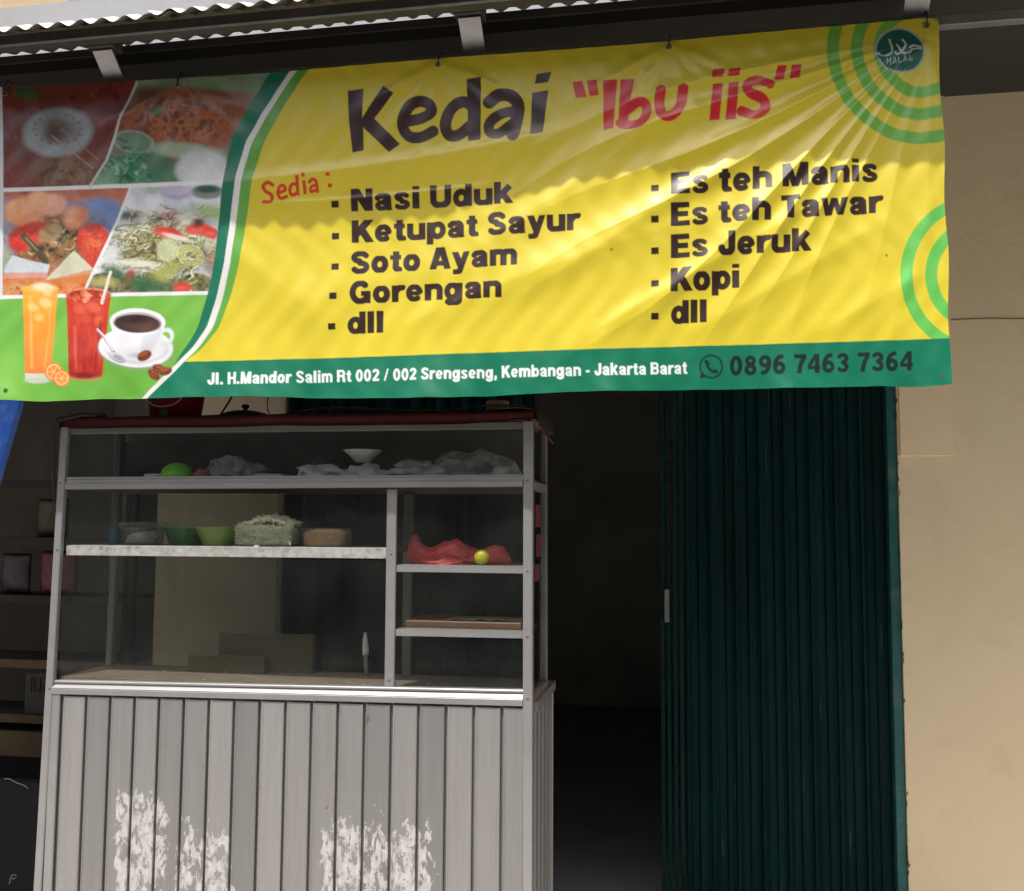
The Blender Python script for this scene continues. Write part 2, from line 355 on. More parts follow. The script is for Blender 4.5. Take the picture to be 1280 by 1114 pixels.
# ---- folding gates
def fold_gate(name, label, x0, x1, n, jamb_at=None, bundle=0, handle=None):
    r = root(name, ((x0 + x1) / 2, WY + .08, 0), label, 'folding gate', 'teal folding gates of the shop')
    pitch = (x1 - x0 - bundle * .026) / n; yf, yb = WY + .055, WY + .085
    xs = x0 + bundle * .026; H = 2.79
    for k in range(n):
        xa = xs + k * pitch; xm = xa + pitch * .5; xb = xa + pitch
        b = B(); t = .0022; j = random.uniform(-.006, .006)
        # one plate: rolled lip at the front edge, then a shallow channel running back and forward again
        prof = [(xa, yf + .012), (xa + .004, yf), (xa + .012, yf - .002), (xa + .018, yf + .006), (xm - .020 + j, yb), (xm + .006 + j, yb + .002), (xm + .012 + j, yb - .010), (xb - .016, yf + .016), (xb - .008, yf + .010), (xb - .001, yf + .014)]
        lo = [b.verts.new((x, y, .03)) for x, y in prof]; hi = [b.verts.new((x, y, H)) for x, y in prof]
        lo2 = [b.verts.new((x, y + t, .03)) for x, y in prof]; hi2 = [b.verts.new((x, y + t, H)) for x, y in prof]
        for i in range(len(prof) - 1):
            b.faces.new((lo[i], lo[i + 1], hi[i + 1], hi[i])); b.faces.new((lo2[i + 1], lo2[i], hi2[i], hi2[i + 1]))
            b.faces.new((hi[i], hi[i + 1], hi2[i + 1], hi2[i])); b.faces.new((lo[i + 1], lo[i], lo2[i], lo2[i + 1]))
        b.faces.new((lo[0], hi[0], hi2[0], lo2[0])); b.faces.new((lo[-1], lo2[-1], hi2[-1], hi[-1]))
        obj('gate_slat', b, M['gate'], r)
    for k in range(bundle):
        xa = x0 + k * .026
        box('edge_bar', xa, xa + .018, yf - .012 + (k % 2) * .004, yf + .05, .03, H, M['gate'], r, bev=.003)
    box('bottom_track', x0, x1, yf - .02, yb + .02, 0.0, .028, M['steelgrey'], r)
    box('top_track', x0, x1, yf - .02, yb + .02, H + .002, H + .012, M['steel'], r)
    if handle:
        hb = B(); bx(hb, handle - .010, handle + .010, yf - .030, yf - .014, 1.205, 1.342, .003)
        obj('handle', hb, M['steelgrey'], r)
    if jamb_at:
        box('jamb', jamb_at[0], jamb_at[1], WY + .012, WY + .13, 0.0, H, M['gateedge'], r, bev=.003)
    return r
fold_gate('folding_gate', 'dark teal folding metal gate beside the bare cream wall', -.112, .795, 8, (.797, .834), 4, -.084)
fold_gate('folding_gate', 'dark teal folding metal gate behind the glass cart', -1.79, -.64, 10)

# ---- canopy
cn = root('canopy', (-1.0, .2, 3.0), 'dark steel canopy with a corrugated zinc sheet edge above the banner', 'canopy')
PITCH, AMP = .0775, .0085
def sheet(x0, nw, dz, yfront, seed):
    b = B(); ys = [(yfront, 3.196 + dz), (yfront + .03, 3.2145 + dz), (-.19, 3.2325 + dz), (-.02, 3.2905 + dz), (.10, 3.33 + dz), (.192, 3.3605 + dz)]
    spw = 10; N = nw * spw; t = .0016
    def prof(k):
        ph = k / spw * 2 * math.pi
        return x0 + k / spw * PITCH, AMP * math.cos(ph)
    top = []; bot = []
    random.seed(seed); wob = [random.uniform(-.003, .003) for _ in range(nw + 2)]
    for (y, z) in ys:
        rt, rb = [], []
        for k in range(N + 1):
            x, a = prof(k); q = k / spw; i = int(q); f = q - i
            wv = (wob[i] * (1 - f) + wob[i + 1] * f) * max(0, (-y + .02) / .27)
            rt.append(b.verts.new((x, y + wv, z + a + t + wv))); rb.append(b.verts.new((x, y + wv, z + a + wv)))
        top.append(rt); bot.append(rb)
    for j in range(len(ys) - 1):
        for k in range(N):
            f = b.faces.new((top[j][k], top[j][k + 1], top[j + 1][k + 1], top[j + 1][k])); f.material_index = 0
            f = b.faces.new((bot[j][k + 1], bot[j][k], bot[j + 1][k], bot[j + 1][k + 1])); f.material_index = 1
    for k in range(N):
        b.faces.new((top[0][k + 1], top[0][k], bot[0][k], bot[0][k + 1])).material_index = 1
        b.faces.new((top[-1][k], top[-1][k + 1], bot[-1][k + 1], bot[-1][k]))
    return b
xs0 = -5.53
for i, nw in enumerate([11] * 12):
    b = sheet(xs0, nw, .0035 * (i % 2), -.25 - .006 * ((i * 7) % 3 - 1), i + 3)
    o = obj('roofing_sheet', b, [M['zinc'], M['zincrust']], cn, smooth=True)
    xs0 += (nw - 1) * PITCH
def beam(name, x0, x1, y0, y1, z0, z1, m, parent, lip=None):
    b = bx(B(), x0, x1, y0, y1, z0, z1, .002)
    o = obj(name, b, m, parent)
    if lip: box('flange', x0, x1, y0 - .006, y0 - .001, z0 - .001, z0 + .005, M['steelgrey'], o)
    return o
beam('purlin', -5.5, 3.7, -.205, -.165, 3.163, 3.203, M['steel'], cn, True)
beam('purlin', -5.5, 3.7, .15, .178, 3.300, 3.3305, M['steel'], cn)
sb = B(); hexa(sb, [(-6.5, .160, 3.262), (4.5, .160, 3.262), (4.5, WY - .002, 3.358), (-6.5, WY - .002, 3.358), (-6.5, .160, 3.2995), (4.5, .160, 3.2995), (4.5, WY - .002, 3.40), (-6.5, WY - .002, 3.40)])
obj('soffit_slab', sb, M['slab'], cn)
for xc in (-3.25, -1.955, -.668, .690, 2.0, 3.3):
    b = B(); wd = .036
    y0, z0, y1, z1 = -.035, 3.222, .32, 2.915
    tx = .006
    hexa(b, [(xc - wd, y1, z1 - tx), (xc + wd, y1, z1 - tx), (xc + wd, y1 + tx, z1), (xc - wd, y1 + tx, z1), (xc - wd, y0, z0 - tx), (xc + wd, y0, z0 - tx), (xc + wd, y0 + tx, z0), (xc - wd, y0 + tx, z0)])
    s = obj('strut', b, M['strut'], cn)
    box('gusset', xc - .05, xc + .045, -.04, .02, 3.226, 3.268, M['steel'], s, bev=.004)
    box('hanger', xc - .02, xc + .02, .322, .345, 2.90, 3.275, M['steel'], s)
rl = B()
hexa(rl, [(-5.5, .028, 3.103), (3.7, .028, 3.092), (3.7, .062, 3.092), (-5.5, .062, 3.103), (-5.5, .028, 3.139), (3.7, .028, 3.128), (3.7, .062, 3.128), (-5.5, .062, 3.139)], .003)
o = obj('banner_rail', rl, M['steelgrey'], cn)
for xk in (-3.2, -1.9, -.62, .74, 2.05): box('rail_bracket', xk - .015, xk + .015, .064, .20, 3.10, 3.12, M['steel'], o)

# ================================================================== THE BANNER: print painted procedurally in layout units (1 unit = about 2.6 mm)
S = 2; W, H = 1196, 516
CV = np.zeros((H * S, W * S, 3), np.float32)
gy, gx = np.mgrid[0:H * S, 0:W * S].astype(np.float32); gx = (gx + .5) / S; gy = (gy + .5) / S
def C3(c): return np.array(srgb(*c), np.float32)
def sub(x0, y0, x1, y1):
    a = max(0, int(math.floor(x0 * S))); b = min(W * S, int(math.ceil(x1 * S)) + 1); c = max(0, int(math.floor(y0 * S))); d = min(H * S, int(math.ceil(y1 * S)) + 1)
    return (slice(c, max(d, c)), slice(a, max(a, b)))
def comp(sl, al, c, clip=None):
    if clip is not None: al = al * clip[sl]
    cc = np.asarray(c, np.float32)
    CV[sl] = CV[sl] * (1 - al[..., None]) + cc * al[..., None]
def ell(cx, cy, rx, ry, c, rot=0., soft=.6, a=1., clip=None, ring=None):
    R_ = max(rx, ry) + soft + 1; sl = sub(cx - R_, cy - R_, cx + R_, cy + R_)
    if CV[sl].size == 0: return
    dx, dy = gx[sl] - cx, gy[sl] - cy; co, si = math.cos(rad(rot)), math.sin(rad(rot))
    u, v = dx * co + dy * si, -dx * si + dy * co
    d = (np.sqrt((u / rx) ** 2 + (v / ry) ** 2) - 1) * min(rx, ry)
    if ring: d = np.abs(d + ring / 2) - ring / 2
    comp(sl, np.clip(.5 - d / (2 * soft), 0, 1) * a, C3(c) if max(c) > 1.01 else c, clip)
def inpoly(pts, x, y):
    r = np.zeros(x.shape, bool); n = len(pts)
    for i in range(n):
        (x0, y0), (x1, y1) = pts[i], pts[(i + 1) % n]
        if y0 == y1: continue
        r ^= ((y0 > y) != (y1 > y)) & (x < (x1 - x0) * (y - y0) / (y1 - y0) + x0)
    return r
def poly_alpha(pts, sl):
    q = .25 / S; al = 0
    for ox, oy in ((-q, -q), (q, -q), (-q, q), (q, q)): al = al + inpoly(pts, gx[sl] + ox, gy[sl] + oy).astype(np.float32)
    return al / 4
def poly(pts, c, a=1., clip=None):
    xs = [p[0] for p in pts]; ys = [p[1] for p in pts]; sl = sub(min(xs), min(ys), max(xs), max(ys))
    if CV[sl].size == 0: return
    comp(sl, poly_alpha(pts, sl) * a, C3(c), clip)
def cat(pts, n=8):
    P = [np.array(p, float) for p in pts]; P = [2 * P[0] - P[1]] + P + [2 * P[-1] - P[-2]]; out = []
    for i in range(1, len(P) - 2):
        for k in range(n):
            t = k / n; out.append(.5 * ((2 * P[i]) + (-P[i - 1] + P[i + 1]) * t + (2 * P[i - 1] - 5 * P[i] + 4 * P[i + 1] - P[i + 2]) * t * t + (-P[i - 1] + 3 * P[i] - 3 * P[i + 1] + P[i + 2]) * t ** 3))
    out.append(P[-2]); return [tuple(p) for p in out]
def stroke_alpha(pts, wd, sl, butt=True):
    x, y = gx[sl], gy[sl]; d = np.full(x.shape, 1e3, np.float32); n = len(pts)
    for i in range(n - 1):
        (x0, y0), (x1, y1) = pts[i], pts[i + 1]; dx, dy = x1 - x0, y1 - y0; L2 = dx * dx + dy * dy
        if L2 < 1e-9: continue
        t = ((x - x0) * dx + (y - y0) * dy) / L2; L = math.sqrt(L2)
        tc = np.clip(t, 0, 1); dd = np.hypot(x - x0 - tc * dx, y - y0 - tc * dy) - wd / 2
        if butt and i == 0: dd = np.maximum(dd, -t * L)
        if butt and i == n - 2: dd = np.maximum(dd, (t - 1) * L)
        d = np.minimum(d, dd)
    return np.clip(.5 - d * S / 1.2, 0, 1)
def stroke(pts, wd, c, a=1., butt=False, clip=None, curve=False):
    if curve: pts = cat(pts)
    xs = [p[0] for p in pts]; ys = [p[1] for p in pts]; m_ = wd / 2 + 1
    sl = sub(min(xs) - m_, min(ys) - m_, max(xs) + m_, max(ys) + m_)
    if CV[sl].size == 0: return
    comp(sl, stroke_alpha(pts, wd, sl, butt) * a, C3(c), clip)
def vnoise(cell, seed, octaves=4, ax=1., ay=1.):
    r = np.random.default_rng(seed); out = np.zeros(gx.shape, np.float32); amp = 1.; tot = 0
    for o_ in range(octaves):
        cx_, cy_ = cell * ax / 2 ** o_, cell * ay / 2 ** o_
        gw, gh = int(W / cx_) + 3, int(H / cy_) + 3; G = r.random((gh, gw)).astype(np.float32)
        u, v = gx / cx_, gy / cy_; i, j = u.astype(int), v.astype(int); fu, fv = u - i, v - j
        fu = fu * fu * (3 - 2 * fu); fv = fv * fv * (3 - 2 * fv)
        out += amp * ((G[j, i] * (1 - fu) + G[j, i + 1] * fu) * (1 - fv) + (G[j + 1, i] * (1 - fu) + G[j + 1, i + 1] * fu) * fv)
        tot += amp; amp *= .55
    return out / tot
def region(mask, cols, nz, clip=None):
    """fill a mask with colours chosen along a noise field"""
    st = np.linspace(.25, .75, len(cols)); cs = np.array([C3(c) for c in cols])
    rgb = np.stack([np.interp(nz, st, cs[:, k]) for k in range(3)], -1)
    CV[:] = CV * (1 - mask[..., None]) + rgb * mask[..., None]
full = (slice(0, H * S), slice(0, W * S))

YEL, DGR, LGR, BGR = (218, 200, 52), (0, 112, 84), (98, 166, 66), (0, 116, 86)
CV[:] = C3(YEL)
# concentric rings, right side
for ro, ri in ((117, 102), (87, 72), (59, 45)): ell(1150, 65, ro, ro, (112, 182, 66), ring=ro - ri)
for ro, ri in ((101, 86), (70, 55)): ell(1225, 345, ro, ro * 1.0, (100, 190, 84), ring=ro - ri)
# boundary curve of the picture panel
cw = [(375, 80), (361, 97), (335, 135), (311, 175), (298, 215), (293, 247), (282, 328), (272, 371), (260, 409), (243, 434), (222, 455), (200, 477), (172, 504), (160, 516)]
cy_ = np.array([p[1] for p in cw]); cx_ = np.array([p[0] for p in cw])
ysmp = np.arange(0, H * S) / S + .25
ccx = np.interp(ysmp, cy_, cx_)
k9 = np.ones(25) / 25; ccx = np.convolve(np.pad(ccx, 12, 'edge'), k9, 'valid')
CX = ccx[:, None].astype(np.float32)
wl = np.interp(ysmp, [80, 175, 215, 371, 409, 437, 458, 516], [24, 20, 15, 12, 11, 8, 0, 0])[:, None]
wr = np.interp(ysmp, [80, 175, 328, 371, 409, 440, 455, 516], [13, 15, 11, 9, 7, 4, 0, 0])[:, None]
edge = lambda v: np.clip(.5 + v * S, 0, 1).astype(np.float32)
strip_y = 452 - (gx - 228) * (28 / 959.)
strip = edge(gy - strip_y) * edge(gx - CX)
comp(full, strip, C3(BGR))
comp(full, edge(CX + 4 + wr - gx) * edge(gx - CX) * (1 - strip), C3(LGR))
comp(full, edge(CX + 4 - gx), C3((222, 226, 222)))
comp(full, edge(CX - 4 - gx), C3(DGR))
panel = edge(CX - 4 - wl - gx)
# -------- picture panel
region(panel, [(100, 168, 62), (110, 178, 66), (122, 186, 72)], vnoise(120, 3, 3))
h1 = 236 - gx * (9 / 272.); h2 = 371 - gx * (6 / 260.)
v1x = np.interp(ysmp, [90, 106, 150, 198, 229, 240], [172, 168, 148, 131, 110.5, 106])[:, None]
v2x = np.interp(ysmp, [230, 236, 271, 316, 356, 372], [161, 159.5, 146, 126, 108, 100])[:, None]
up = panel * edge(h1 - gy); lowm = panel * edge(gy - h1) * edge(h2 - gy)
A_ = up * edge(v1x - gx); B_ = up * edge(gx - v1x); C_ = lowm * edge(v2x - gx); D_ = lowm * edge(gx - v2x)
n8, n16, n5, n30 = vnoise(8, 11), vnoise(18, 12), vnoise(4.5, 13, 3), vnoise(34, 14)
# A: rice with sambal, top left
region(A_, [(96, 30, 26), (140, 48, 38), (158, 66, 50), (118, 60, 44), (172, 92, 66)], n8 * .6 + n16 * .4)
ell(32, 116, 16, 9, (60, 120, 60), 10, 4, .8, A_); ell(24, 112, 8, 5, (40, 90, 50), 0, 3, .8, A_)
region(A_ * np.clip(1.4 - np.hypot((gx - 82) / 46, (gy - 214) / 24) * 1.2, 0, 1), [(96, 62, 36), (150, 108, 66), (178, 138, 92), (120, 80, 48)], n5)
region(A_ * np.clip(1.2 - np.hypot((gx - 14) / 18, (gy - 216) / 22) * 1.1, 0, 1), [(130, 32, 30), (178, 62, 54), (110, 50, 30)], n5)
ell(70, 164, 44, 30, (196, 208, 214), -8, 3, .95, A_)
region(A_ * np.clip(1.15 - np.hypot((gx - 70) / 43, (gy - 164) / 29), 0, 1) * .55, [(146, 160, 172), (206, 216, 220), (170, 184, 192)], n8)
ell(70, 158, 22, 16, (112, 74, 52), 20, 8, .85, A_); ell(66, 168, 12, 9, (88, 56, 40), 0, 5, .8, A_)
for k in range(16): a = k * .39; ell(70 + 30 * math.cos(a), 160 + 18 * math.sin(a), 2, 1.4, (120, 96, 88), 0, 1, .7, A_)
stroke([(62, 168), (112, 208)], 1.8, (214, 182, 140), .9, clip=A_); stroke([(74, 160), (120, 198)], 1.5, (200, 168, 128), .8, clip=A_)
CV[:] = CV * (1 - .45 * A_[..., None])
# B: fried chicken with greens
region(B_, [(126, 158, 132), (150, 182, 154), (110, 146, 118)], n30)
ell(210, 160, 78, 48, (150, 76, 38), -8, 6, 1, B_); ell(260, 140, 60, 50, (158, 80, 40), 0, 8, .9, B_)
region(B_ * np.clip(1.3 - np.hypot((gx - 225) / 82, (gy - 150) / 46) * 1.1, 0, 1), [(70, 28, 14), (160, 76, 34), (206, 124, 64), (96, 40, 20), (180, 96, 46)], n8 * .6 + n16 * .4)
ell(184, 118, 20, 12, (120, 70, 44), 0, 5, .8, B_); ell(196, 138, 8, 6, (70, 140, 74), 0, 3, .9, B_); ell(270, 104, 60, 9, (150, 186, 150), 4, 3, .9, B_)
ell(165, 178, 26, 14, (104, 156, 120), 8, 3, .9, B_); ell(165, 176, 26, 14, (170, 196, 172), 8, .8, .8, B_, ring=2)
region(B_ * np.clip(1.5 - np.hypot((gx - 168) / 48, (gy - 212) / 26) * 1.2, 0, 1), [(8, 74, 46), (26, 120, 76), (64, 156, 104), (14, 92, 58), (140, 196, 156)], n8)
for k in range(34):
    a = rng.uniform(-2.6, .2); x, y = 160 + rng.normal(0, 20), 204 + rng.normal(0, 11)
    stroke([(x, y), (x + 13 * math.cos(a), y + 8 * math.sin(a))], rng.uniform(1.5, 4), [(8, 80, 50), (46, 142, 88), (18, 104, 66), (120, 190, 140)][k % 4], .75, clip=B_)
poly([(176, 196), (196, 186), (222, 206), (224, 228), (190, 226)], (52, 118, 74), .85, B_)
ell(232, 188, 44, 10, (176, 206, 178), 6, 3, .85, B_); ell(252, 212, 34, 25, (214, 220, 224), 0, 3, 1, B_); ell(256, 216, 26, 18, (236, 238, 240), 0, 8, .8, B_)
CV[:] = CV * (1 - .32 * (B_ * np.clip(1.5 - (gy - 90) / 130, 0, 1))[..., None])
# C: mixed vegetables with crackers
region(C_, [(150, 80, 54), (182, 106, 72), (204, 138, 104)], n30)
ell(126, 268, 34, 22, (104, 136, 190), 10, 4, .95, C_); ell(80, 258, 40, 8, (126, 152, 196), 4, 4, .9, C_); ell(6, 300, 10, 50, (150, 164, 190), 0, 5, .9, C_)
region(C_ * np.clip(1.4 - np.hypot((gx - 72) / 70, (gy - 300) / 44) * 1.15, 0, 1), [(36, 28, 14), (92, 66, 36), (150, 112, 66), (56, 52, 24), (196, 150, 96)], n8)
for k in range(110):
    x, y = 66 + rng.normal(0, 24), 296 + rng.normal(0, 12); a = rng.uniform(0, 6.3); q = rng.uniform(5, 12)
    stroke([(x, y), (x + q * math.cos(a) * .6, y + q * .4 * math.sin(a + .5)), (x + q * math.cos(a), y + q * .6 * math.sin(a))], rng.uniform(1.2, 3.6), [(58, 56, 26), (92, 92, 44), (168, 136, 92), (204, 172, 128), (40, 34, 20)][k % 5], .85, clip=C_, curve=True)
for (x, y, rx_, ry_, c) in ((28, 262, 25, 19, (226, 148, 98)), (14, 262, 12, 13, (232, 160, 110)), (62, 254, 18, 14, (230, 166, 142)), (44, 248, 14, 11, (236, 172, 120)), (92, 268, 16, 13, (214, 130, 92)), (88, 278, 10, 8, (222, 144, 104))):
    ell(x, y, rx_, ry_, c, -10, 2.5, .95, C_); ell(x - 4, y - 4, rx_ * .5, ry_ * .45, (240, 196, 164), -10, 4, .55, C_)
for (x, y, rx_, ry_, r_) in ((36, 290, 24, 13, -20), (22, 300, 15, 14, 0), (114, 300, 21, 22, 0), (116, 322, 12, 14, 20)):
    ell(x, y, rx_, ry_, (196, 40, 28), r_, 2.5, .95, C_)
region(C_ * np.clip(1.3 - np.hypot((gx - 114) / 20, (gy - 302) / 24) * 1.2, 0, 1) * .7, [(180, 32, 24), (216, 66, 36), (224, 128, 56), (176, 44, 28)], n5)
region(C_ * np.clip(1.3 - np.hypot((gx - 32) / 26, (gy - 294) / 16) * 1.2, 0, 1) * .6, [(168, 28, 24), (212, 60, 40), (232, 96, 60)], n5)
stroke([(26, 294), (40, 308), (54, 326)], 8, (62, 60, 30), .95, clip=C_, curve=True); stroke([(29, 296), (44, 312)], 2, (150, 140, 84), .8, clip=C_)
ell(60, 290, 16, 11, (156, 130, 92), -30, 2, .85, C_); ell(66, 284, 8, 6, (186, 162, 120), 0, 2, .8, C_)
region(C_ * edge(gy - 346 + 3 * np.sin(gx * .3)), [(186, 74, 30), (214, 112, 54), (198, 156, 100), (176, 60, 26)], n8)
poly([(3, 336), (12, 318), (40, 326), (60, 330), (56, 346), (2, 348)], (196, 206, 214), .95, C_)
poly([(54, 350), (90, 312), (116, 336), (112, 342)], (198, 200, 176), .95, C_)
poly([(54, 350), (116, 336), (112, 352), (52, 358)], (204, 124, 62), .8, C_); poly([(2, 340), (58, 340), (52, 352), (0, 354)], (208, 120, 70), .7, C_)
poly([(0, 304), (10, 318), (2, 338), (0, 338)], (150, 164, 110), .8, C_)
# D: noodle salad on a white plate
region(D_, [(178, 188, 200), (214, 222, 230), (232, 236, 240)], n30)
ell(220, 240, 20, 9, (168, 160, 198), 0, 2, .9, D_); ell(220, 237, 18, 6, (196, 190, 214), 0, 2, .9, D_); ell(258, 239, 20, 9, (126, 136, 134), 0, 1.5, .95, D_); ell(258, 236, 16, 4.5, (24, 84, 52), 0, 1.5, .95, D_)
ell(190, 236, 10, 5, (150, 182, 150), 0, 3, .8, D_)
region(D_ * edge(gy - 344 + 4 * np.sin(gx * .11)), [(44, 66, 40), (90, 96, 60), (150, 130, 100), (60, 110, 70)], n8)
region(D_ * np.clip(1.5 - np.hypot((gx - 205) / 74, (gy - 310) / 46) * 1.2, 0, 1), [(60, 56, 28), (128, 124, 66), (176, 176, 116), (48, 44, 24), (196, 190, 140)], n8)
ell(262, 264, 22, 9, (150, 180, 100), 8, 4, .8, D_); ell(160, 268, 14, 6, (24, 66, 40), 0, 3, .9, D_); ell(270, 322, 16, 20, (140, 84, 62), 0, 6, .7, D_)
for k in range(300):
    x, y = 195 + rng.normal(0, 34), 305 + rng.normal(0, 19); a = rng.uniform(0, 6.3); q = rng.uniform(8, 20); b_ = rng.uniform(-1.4, 1.4)
    pts = [(x, y), (x + q * .5 * math.cos(a), y + q * .4 * math.sin(a)), (x + q * math.cos(a + b_), y + q * .7 * math.sin(a + b_))]
    c = [(206, 212, 168), (184, 194, 130), (226, 226, 200), (150, 156, 92), (112, 92, 60), (196, 176, 130)][k % 6]
    stroke([(a_ + .9, b2 + 1.3) for a_, b2 in pts], 1.8, (58, 52, 26), .55, clip=D_, curve=True); stroke(pts, rng.uniform(.8, 1.7), c, .95, clip=D_, curve=True)
for k in range(26):
    a = -math.pi * rng.uniform(0.05, .95); q = rng.uniform(10, 25)
    stroke([(210, 274), (210 + q * .6 * math.cos(a), 274 + q * .5 * math.sin(a)), (210 + q * math.cos(a + .3), 276 + q * .62 * math.sin(a))], 1.2, [(146, 80, 74), (196, 150, 140), (112, 54, 50)][k % 3], .9, clip=D_, curve=True)
for (x, y, rx_, ry_, r_) in ((208, 290, 18, 7, 12), (246, 285, 17, 7, -6), (262, 290, 11, 7, 8), (160, 346, 6, 10, 20), (226, 358, 12, 6, 0)):
    ell(x, y, rx_, ry_, (198, 44, 38), r_, 1.5, .95, D_); ell(x - 2, y + 1, rx_ * .6, ry_ * .45, (226, 100, 86), r_, 2, .7, D_)
ell(220, 296, 18, 3, (232, 224, 214), 14, 1, .9, D_); ell(234, 272, 16, 6, (222, 222, 208), 5, 2, .9, D_); ell(246, 276, 7, 4, (80, 30, 30), 0, 2, .9, D_)
ell(208, 312, 14, 15, (198, 208, 164), 20, 1.5, .8, D_)
for r_ in (17, 13, 9): ell(236, 318, r_, r_ * .75, (206, 210, 142), 20, .8, .9, D_, ring=1.6); ell(237, 319, r_ - 2, r_ * .7, (150, 156, 84), 20, .7, .8, D_, ring=1.2)
ell(206, 338, 20, 9, (160, 168, 84), -30, 3, .85, D_); ell(170, 328, 26, 4, (226, 226, 206), 4, 1.5, .9, D_)
ell(168, 350, 26, 9, (34, 92, 52), 10, 4, .8, D_); ell(190, 358, 22, 6, (30, 98, 66), 0, 4, .8, D_); ell(140, 340, 15, 8, (40, 88, 40), 30, 3, .85, D_); ell(130, 352, 15, 6, (190, 180, 110), 0, 3, .8, D_)
ell(137, 318, 9, 14, (206, 210, 214), 20, 3, .85, D_)
# the pictures are printed soft
bsl = sub(0, 80, 300, 372)
for _ in range(1):
    t_ = CV[bsl].copy(); t_ = (np.roll(t_, 1, 0) + t_ * 1.4 + np.roll(t_, -1, 0)) / 3.4; t_ = (np.roll(t_, 1, 1) + t_ * 1.4 + np.roll(t_, -1, 1)) / 3.4
    mk_ = (up + lowm)[bsl][..., None]; CV[bsl] = CV[bsl] * (1 - mk_) + t_ * mk_
gr = vnoise(3.2, 91, 2)[bsl][..., None]; CV[bsl] = CV[bsl] * (1 + (gr - .5) * .22 * (up + lowm)[bsl][..., None])
# white rules between the pictures
comp(full, panel * np.clip(3.0 - np.abs(gy - h1), 0, 1), C3((228, 230, 232))); comp(full, panel * np.clip(2.8 - np.abs(gy - h2), 0, 1), C3((228, 230, 232)))
comp(full, up * np.clip(2.2 - np.abs(gx - v1x), 0, 1) * .9, C3((200, 208, 206))); comp(full, lowm * np.clip(2.4 - np.abs(gx - v2x), 0, 1), C3((226, 228, 230)))
comp(full, edge(h2 - gy) * np.clip(2.4 - np.abs(gx + 1.0), 0, 1), C3((214, 220, 226)))
# drinks
def glass_(x0, x1, y0, y1, x0b, x1b, top, bot):
    for k in range(60):
        t0, t1 = k / 60, (k + 1.2) / 60; c = tuple(top[i] * (1 - t0) + bot[i] * t0 for i in range(3))
        xa, xb = x0 + (x0b - x0) * t0, x1 + (x1b - x1) * t0
        poly([(xa, y0 + (y1 - y0) * t0), (xb, y0 + (y1 - y0) * t0), (xb, y0 + (y1 - y0) * t1), (xa, y0 + (y1 - y0) * t1)], c, .96)
glass_(26, 71, 360, 466, 32, 64, (230, 170, 44), (240, 128, 50))
ell(48, 465, 16, 4, (238, 128, 56), 0, 1); poly([(32, 467), (64, 467), (63, 476), (33, 476)], (206, 214, 196), .9); ell(48, 476, 15.5, 3.5, (188, 200, 180), 0, 1)
ell(48, 360, 22.5, 4.5, (240, 190, 84), 0, 1); ell(52, 358, 13, 5, (234, 226, 196), 6, 2, .9); ell(58, 364, 6, 6, (238, 214, 150), 0, 3, .8)
stroke([(36, 372), (40, 460)], 4, (248, 200, 120), .4); stroke([(63, 372), (57, 462)], 3, (250, 176, 96), .5)
glass_(81, 137, 366, 470, 87, 127, (206, 58, 30), (176, 26, 26))
region((edge(gx - 86) * edge(131 - gx) * edge(gy - 380) * edge(468 - gy)).astype(np.float32) * .5, [(150, 16, 20), (196, 44, 34), (222, 84, 54)], vnoise(16, 31, 3, .6, 1.4))
ell(107, 470, 20, 5, (150, 30, 26), 0, 1); ell(107, 472, 18, 4, (206, 120, 90), 0, 1, .8); ell(107, 470, 16, 3, (130, 24, 24), 0, 1)
ell(109, 367, 28, 7.5, (226, 150, 110), 0, .8); ell(109, 368, 26, 6.3, (164, 40, 24), 0, .8)
for k in range(22): ell(88 + rng.uniform(2, 40), 368 + rng.uniform(-5, 8), rng.uniform(2, 5), rng.uniform(1.5, 3), [(222, 110, 70), (190, 50, 30), (236, 160, 120)][k % 3], rng.uniform(0, 90), 1, .8)
stroke([(126, 378), (137, 340)], 4, (238, 232, 226)); stroke([(127, 378), (138, 341)], 1, (206, 150, 130), .8)
for (x, y, rx_, ry_, c) in ((40, 384, 7, 5, (250, 214, 130)), (55, 378, 8, 6, (252, 224, 150)), (47, 396, 6, 5, (250, 200, 110)), (98, 386, 8, 6, (226, 96, 66)), (116, 384, 9, 6, (232, 112, 80)), (106, 398, 7, 6, (214, 80, 54)), (122, 400, 5, 6, (224, 96, 66))): ell(x, y, rx_, ry_, c, 20, 2, .7)
stroke([(92, 408), (96, 460)], 4, (232, 110, 84), .45); stroke([(125, 402), (119, 462)], 3, (120, 10, 16), .5); stroke([(104, 430), (106, 466)], 5, (140, 14, 20), .4)
for (x, y, q) in ((68, 465, 11), (78, 473, 10)):
    ell(x, y, q, q * 1.05, (236, 120, 30), 0, .7); ell(x, y, q * .82, q * .86, (252, 214, 160), 0, .7); ell(x, y, q * .7, q * .74, (240, 140, 48), 0, .7)
    for a in range(6): stroke([(x, y), (x + q * .7 * math.cos(a * 1.047), y + q * .7 * math.sin(a * 1.047))], .8, (250, 206, 150))
